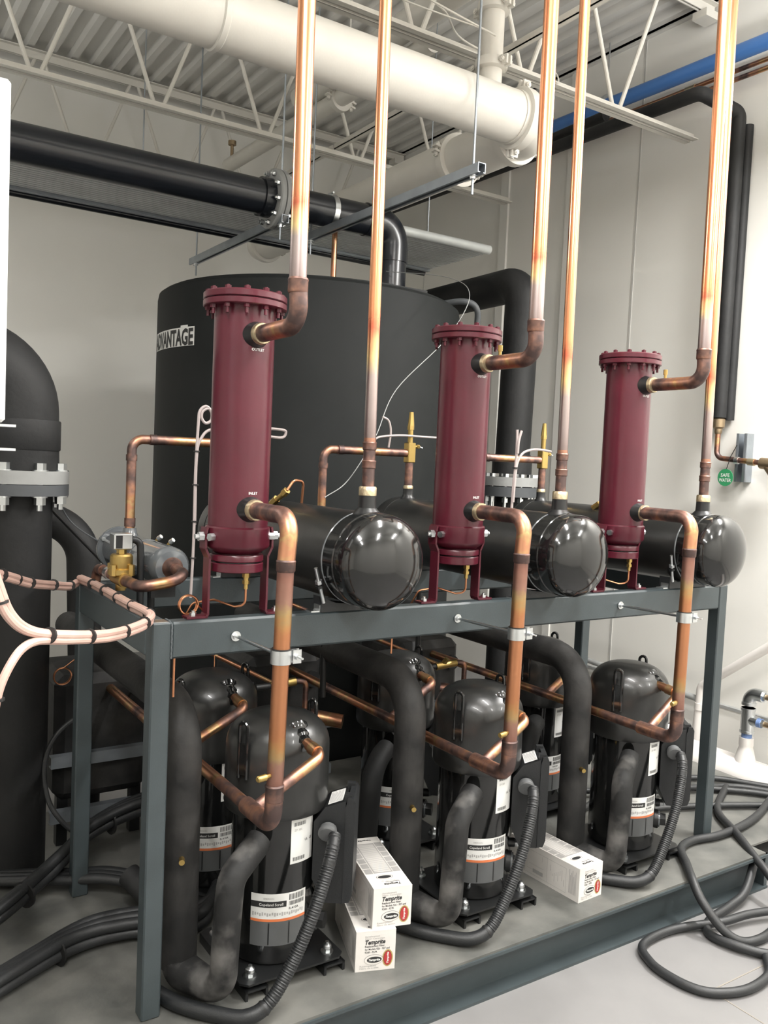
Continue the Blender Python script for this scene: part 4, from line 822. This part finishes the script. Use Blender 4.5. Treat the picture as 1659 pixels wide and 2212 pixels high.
# ------------------------------------------------------------------ cartons
def carton(x, y, z, ang, ln, label, full):
    t = Thing('filter_carton', label, 'box', (x, y, z), 'white filter cartons on the skid')
    ca, sa = math.cos(ang), math.sin(ang); ux = Vector((ca, sa, 0)); uy = Vector((-sa, ca, 0)); o = Vector((x, y, z)); W_ = .122
    t.part('carton', MB().obox(o+ux*W_/2+uy*ln/2+Vector((0,0,W_/2)), ux*W_/2, uy*ln/2, (0,0,W_/2), m_carton).obox(o+ux*W_/2+uy*ln/2+Vector((0,0,W_)), ux*W_/2*1.003, uy*ln/2*1.001, (0,0,.0006), m_carton))
    def ff(a, b, e=.0006): return o+ux*a-uy*e+Vector((0,0,b))
    def tf(a, b, e=.0010): return o+ux*(W_-a)+uy*b+Vector((0,0,W_+e))      # upside down when seen from the front
    def lf(a, b, e=.0006): return o+uy*a-ux*e+Vector((0,0,b))
    f2 = lambda a, b: ff(a, b, .0009); f3 = lambda a, b: ff(a, b, .0012)
    pr = MB()
    pr.text('Temprite', ff, .028, .082, .019, m_ink, width=.062)
    pr.text('Replacement Filter', ff, .028, .073, .0085, m_ink, width=.060).text('for Models 926 - 927 and', ff, .028, .064, .0085, m_ink, width=.076).text('926R - 927R', ff, .028, .055, .0085, m_ink, width=.038)
    pr.text('Remplacement', ff, .028, .104, .007, m_greyink, width=.045).text('Filter Cartridge', ff, .028, .097, .007, m_greyink, width=.06).text('Reemplazo', ff, .014, .014, .007, m_greyink, width=.05).text('Filtro de aceite', ff, .014, .007, .007, m_greyink, width=.058)
    pr.fdisc(ff, .056, .034, .029, .016, m_ink).fdisc(f2, .056, .034, .0282, .0152, m_carton).fdisc(f3, .058, .034, .023, .0095, m_ink)
    pr.text('Temprite', lambda a, b: ff(a, b, .0015), .058, .031, .0095, m_white, 'c', width=.036)
    pr.fdisc(ff, .099, .036, .0165, .026, m_gold).fdisc(f2, .099, .036, .013, .0225, m_ink).fdisc(f3, .099, .036, .0120, .0215, m_redink)
    vt = lambda a, b: ff(.1015-b, .020+a, .0015)
    pr.text('Temprite', vt, 0, 0, .008, m_white, width=.034)
    t.part('front_print', pr)
    tp = MB(); t2 = lambda a, b: tf(a, b, .0013)
    rot = lambda a, b: o+ux*(.092-a)+uy*(.026-b)+Vector((0,0,W_+.0011))
    tp.text('Temprite', rot, 0, 0, .016, m_ink, width=.052).text('Replacement Filter', lambda a, b: rot(a, b-.010), 0, 0, .007, m_ink, width=.045).text('for Models 926 - 927', lambda a, b: rot(a, b-.018), 0, 0, .007, m_greyink, width=.055)
    tp.fdisc(tf, .066, .066, .027, .014, m_ink, ring=.05).fdisc(tf, .066, .066, .022, .009, m_ink)
    if ln > .2:
        for q in range(6):
            for s_ in (0, 1):
                b0 = .09+q*(ln-.13)/6; a0 = .004 if s_ == 0 else .094
                tp.fquad(tf, a0, b0+.002, a0+.024, b0+(ln-.13)/6-.002, m_carton_g)
        tp.fquad(tf, .030, .092, .092, ln-.045, m_carton_g)
        nst = int((ln-.145)/.006)
        for q in range(nst): tp.add([t2(.034, .096+q*.006), t2(.034, .099+q*.006), t2(.088, .103+q*.006), t2(.088, .100+q*.006)], [(0,1,2,3)], m_carton)
        tp.text('Temprite', lambda a, b: o+ux*(.092-a)+uy*(ln-.018-b)+Vector((0,0,W_+.0011)), 0, 0, .014, m_ink, width=.045)
    t.part('top_print', tp)
    sd = MB()
    if ln > .2:
        for q in range(7): sd.fquad(lf, .014+q*.005, .020, .0155+q*.005+.001, .105-(q % 3)*.01, m_greyink)
        for a0, b0, a1, b1 in ((.06,.012,.061,.10),(.06,.10,.26,.101),(.06,.012,.26,.013),(.26,.012,.261,.101),(.15,.012,.151,.10),(.20,.03,.25,.031),(.17,.05,.24,.051),(.175,.075,.176,.095)): sd.fquad(lf, a0, b0, a1, b1, m_greyink)
        sd.fquad(lf, .15+.02, .022, .22, .036, m_greyink)
        for q in range(8): sd.fquad(lf, .07+q*.009, .03+(q*7 % 5)*.008, .0715+q*.009, .055+(q*5 % 6)*.006, m_greyink)
        t.part('side_print', sd)
a_ = math.atan2(-.041, .116)
carton(.613,-.084,.0, math.atan2(-.040,.117), .30, 'white filter carton, lower of the stack of two on the skid', True)
carton(.662,-.093,.1232, math.atan2(-.031,.118), .34, 'white filter carton, upper of the stack of two on the skid', True)
carton(1.509,-.119,.0, math.atan2(.006,.122), .34, 'white filter carton lying alone between the middle and right compressors', True)

# ------------------------------------------------------------------ tube bundles, hoses, cables
def bundle(paths, r, m, name, label, base, ties, cat, group=None, tr=None, tn='tube'):
    t = Thing(name, label, cat, base, group)
    for p in paths: t.part(tn, MB().tube(spl(p, 8), r, m, 10))
    for c, d, rr in ties: c = Vector(c); d = Vector(d).normalized(); t.part('cable_tie', MB().cyl(c-d*.0025, c+d*.0025, rr, m_tie, 14))
    return t
def offs(path, k, r): 
    a = 2*PI*k/3+.5
    return [(p[0]+r*math.cos(a)*.7, p[1]+r*.7*math.cos(a), p[2]+r*math.sin(a)) for p in path]
pA = [(.0,.735,1.086),(.014,.62,1.083),(.012,.45,1.083),(.008,.25,1.083),(.008,.09,1.085),(-.012,-.02,1.089),(-.07,-.105,1.088),(-.178,-.235,1.10),(-.292,-.34,1.125),(-.375,-.40,1.150),(-.42,-.43,1.19),(-.445,-.44,1.25),(-.47,-.45,1.33)]
pB = pA[:9]+[(-.375,-.405,1.140),(-.42,-.44,1.105),(-.445,-.45,1.03),(-.445,-.45,.9)]
pC = [(-.5,.05,1.24),(-.33,.20,1.182),(-.23,.36,1.135),(-.13,.53,1.10),(-.045,.68,1.072),(-.01,.73,1.075)]
tiesA = []
for s_ in (.62,.48,.34,.2,.06): tiesA.append(((.010,s_,1.084),(0,1,.0),.0168))
tiesA += [((-.045,-.072,1.088),(-.5,-.7,0),.0168),((-.125,-.172,1.092),(-.6,-.7,.05),.0168),((-.235,-.29,1.112),(-.6,-.6,.1),.0168),((-.335,-.375,1.138),(-.6,-.5,.2),.0168),((-.436,-.436,1.22),(-.2,0,1),.014),((-.442,-.449,1.04),(0,0,1),.014)]
bundle([offs(pA,0,.008),offs(pA,1,.008),offs(pB,2,.008)], .0085, m_pink, 'pressure_tube_bundle', 'pink and white tube bundle wrapping the front left corner of the frame', (0,0,1.08), tiesA, 'tubing')
bundle([offs(pC,k,.007) for k in range(3)], .008, m_pink, 'pressure_tube_bundle', 'pink and white tube bundle crossing the left insulated pipe to the rear corner', (-.2,.4,1.1), [(pC[i],(.35,.6,-.12),.0175) for i in (1,2,3,4)]+[((-.28,.28,1.158),(.35,.6,-.12),.0175)], 'tubing')
single('zinc_anchor', MB().box((.005,.36,1.0702),(.04,.385,1.072),m_zinc).box((.0,.005,1.0702),(.045,.045,1.0715),m_zinc).box((.0,.735,1.0702),(.03,.77,1.072),m_zinc), 'flat zinc tie anchors along the left side beam', 'anchor', (.02,.3,1.07))
# sensor tubes at the separators
t = Thing('sensor_tubing', 'pale sensor tubing with a loop left of the near separator', 'tubing', (.22, .3, 1.1), 'pale sensor tubing')
t.part('tube', MB().tube(spl([(.215,.3,1.08),(.219,.3,1.25),(.218,.3,1.45),(.222,.3,1.60),(.226,.3,1.64),(.245,.3,1.655),(.262,.3,1.64),(.262,.3,1.615),(.245,.3,1.605),(.232,.3,1.62),(.235,.3,1.64),(.255,.3,1.648),(.268,.3,1.62),(.272,.3,1.57)]), .0045, m_pinkgrey, 8))
t.part('tube', MB().tube(spl([(.223,.305,1.30),(.222,.305,1.50),(.235,.305,1.56),(.275,.305,1.59),(.40,.305,1.60),(.50,.305,1.60),(.515,.305,1.59),(.50,.305,1.575),(.44,.305,1.578)]), .0045, m_pinkgrey, 8))
for z in (1.52, 1.42, 1.31, 1.2): t.part('cable_tie', MB().cyl((.220,.302,z-.002),(.220,.302,z+.002),.0095,m_tie,10))
t = Thing('sensor_tubing', 'pale sensor tubing standing between the middle separator and its outlet valve', 'tubing', (1.19, -.03, 1.3), 'pale sensor tubing')
t.part('tube', MB().tube(spl([(1.181,-.03,1.35),(1.184,-.03,1.45),(1.19,-.03,1.54),(1.190,-.03,1.60),(1.188,-.03,1.638)]), .0045, m_pinkgrey, 8))
t.part('tube', MB().tube(spl([(1.183,-.034,1.40),(1.186,-.034,1.47),(1.195,-.03,1.525),(1.216,-.03,1.56),(1.252,-.03,1.574),(1.295,-.03,1.577),(1.345,-.03,1.573)]), .0042, m_pinkgrey, 8)); t.part('tube', MB().tube(spl([(1.190,-.036,1.56),(1.192,-.036,1.60),(1.202,-.036,1.635)]), .0042, m_pinkgrey, 8)); t.part('cable_tie', MB().cyl((1.188,-.03,1.51),(1.188,-.03,1.515),.009,m_tie,10))
t = Thing('sensor_tubing', 'pale sensor tubing running right behind the near slim riser', 'tubing', (1.3, .845, 1.6), 'pale sensor tubing')
t.part('tube', MB().tube(spl([(1.232,.845,1.70),(1.262,.845,1.685),(1.275,.845,1.64),(1.274,.855,1.575)]), .0045, m_pinkgrey, 8)); t.part('tube', MB().tube(spl([(1.19,.845,1.60),(1.226,.845,1.617),(1.33,.845,1.628),(1.46,.845,1.628),(1.60,.845,1.628)]), .0045, m_pinkgrey, 8))

h1 = [(2.95,.30,.02),(2.66,.14,.02),(2.51,-.06,.02),(2.41,-.245,-.02),(2.38,-.42,-.10),(2.5,-.62,-.133)]
h2 = [(3.0,.10,.02),(2.78,.02,.02),(2.60,-.02,.02),(2.42,-.03,.02),(2.28,-.01,.02),(2.17,-.04,.02),(2.08,-.135,.02),(2.0,-.22,.018),(1.97,-.29,-.03),(1.985,-.37,-.10),(2.03,-.42,-.132),(2.12,-.44,-.133),(2.25,-.42,-.133)]
h3 = [(2.5,-.16,-.02),(2.32,-.235,-.10),(2.20,-.25,-.125),(2.05,-.27,-.133),(1.97,-.33,-.133),(1.98,-.43,-.128),(2.05,-.52,-.133),(2.2,-.58,-.133)]
h4 = [(2.4,-.40,-.112),(2.20,-.34,-.112),(2.062,-.315,-.118),(1.874,-.245,-.13),(1.70,-.255,-.133),(1.635,-.34,-.133),(1.624,-.434,-.133),(1.645,-.52,-.133),(1.70,-.57,-.133),(1.80,-.60,-.133),(1.93,-.585,-.133),(2.02,-.52,-.133)]
for p, lb in ((h1, 'black hose leading from the skid deck over its corner at the right'), (h2, 'black hose bowing off the deck edge beside the right post'), (h3, 'black hose snaking from the skid edge across the floor joint'), (h4, 'black hose forming the big open loop on the pale floor')):
    single('black_hose', MB().tube(spl(p, 10), .0165 if p is not h4 else .015, m_hose, 14), lb, 'hose', p[0], 'black hoses on the right')
h5 = [[(1.95,.25,.02),(2.30,.30,.02),(2.60,.22,.02),(2.95,.05,.02),(3.12,-.08,.02)],[(2.05,.42,.02),(2.4,.50,.02),(2.7,.42,.02),(3.0,.2,.02),(3.13,.0,.02)],[(2.2,.60,.03),(2.5,.42,.035),(2.75,.36,.03),(3.0,.28,.02),(3.14,.1,.02)],[(2.45,.55,.055),(2.60,.52,.045),(2.8,.5,.02),(3.0,.40,.02),(3.15,.2,.02)]]
for p, lb in zip(h5, ('black cable lying behind the right post, nearest of four', 'black cable lying behind the right post, second of four', 'black cable lying behind the right post, third of four', 'black cable lying behind the right post, next to the white floor pipe')):
    single('black_floor_cable', MB().tube(spl(p, 10), .014, m_hose, 12), lb, 'cable', p[0], 'black cables on the deck')
# bundles on the deck at the left
def cb(name, label, base, path, n, sp, ties):
    t = Thing(name, label, 'cable', base, 'black cable bundles on the deck')
    for k in range(n):
        dx, dz = (k % 3)*sp-sp, (k//3)*sp*.85
        t.part('cable', MB().tube(spl([(p[0]+dx*.6, p[1]+dx*.8*(1+.12*math.sin(3*i+k)), max(.015, p[2]+dz)) for i, p in enumerate(path)], 8), .0175, m_hose, 12))
    for c, d in ties: c = Vector(c); d = Vector(d).normalized(); t.part('cable_tie', MB().cyl(c-d*.003, c+d*.003, sp*1.15, m_tie, 16))
cb('cable_bundle', 'near bundle of black cables sweeping across the deck at lower left', (0,.45,0), [(-.60,.10,.02),(-.40,.24,.02),(-.22,.34,.03),(-.05,.42,.03),(.10,.42,.03),(.30,.36,.03),(.42,.5,.03)], 6, .037, [((-.13,.38,.035),(.9,.4,0))])
cb('cable_bundle', 'far bundle of black cables rising past the left insulated pipe', (-.1,.8,0), [(-.75,.34,.02),(-.45,.52,.03),(-.25,.63,.05),(-.05,.80,.08),(.12,.92,.14),(.35,1.0,.16),(.6,1.02,.14)], 6, .038, [((-.16,.70,.07),(.8,.6,.1)),((.18,.94,.15),(1,.2,0))])
cb('cable_bundle', 'black cables curving between the rear post and the nearest compressor', (.2,.7,0), [(-.55,1.05,.03),(-.30,.98,.03),(-.12,.88,.04),(.0,.80,.05),(.12,.72,.06),(.26,.60,.04),(.36,.42,.03)], 3, .026, [])
t = Thing('black_loop_cable', 'single black cable looping beside the left insulated pipe', 'cable', (.0, .95, .4))
t.part('cable', MB().tube(spl([(.10,1.0,.56),(.0,.98,.50),(-.045,.98,.40),(-.04,.95,.28),(.0,.92,.2),(.07,.92,.12),(.10,.95,.04)]), .009, m_hose, 10))
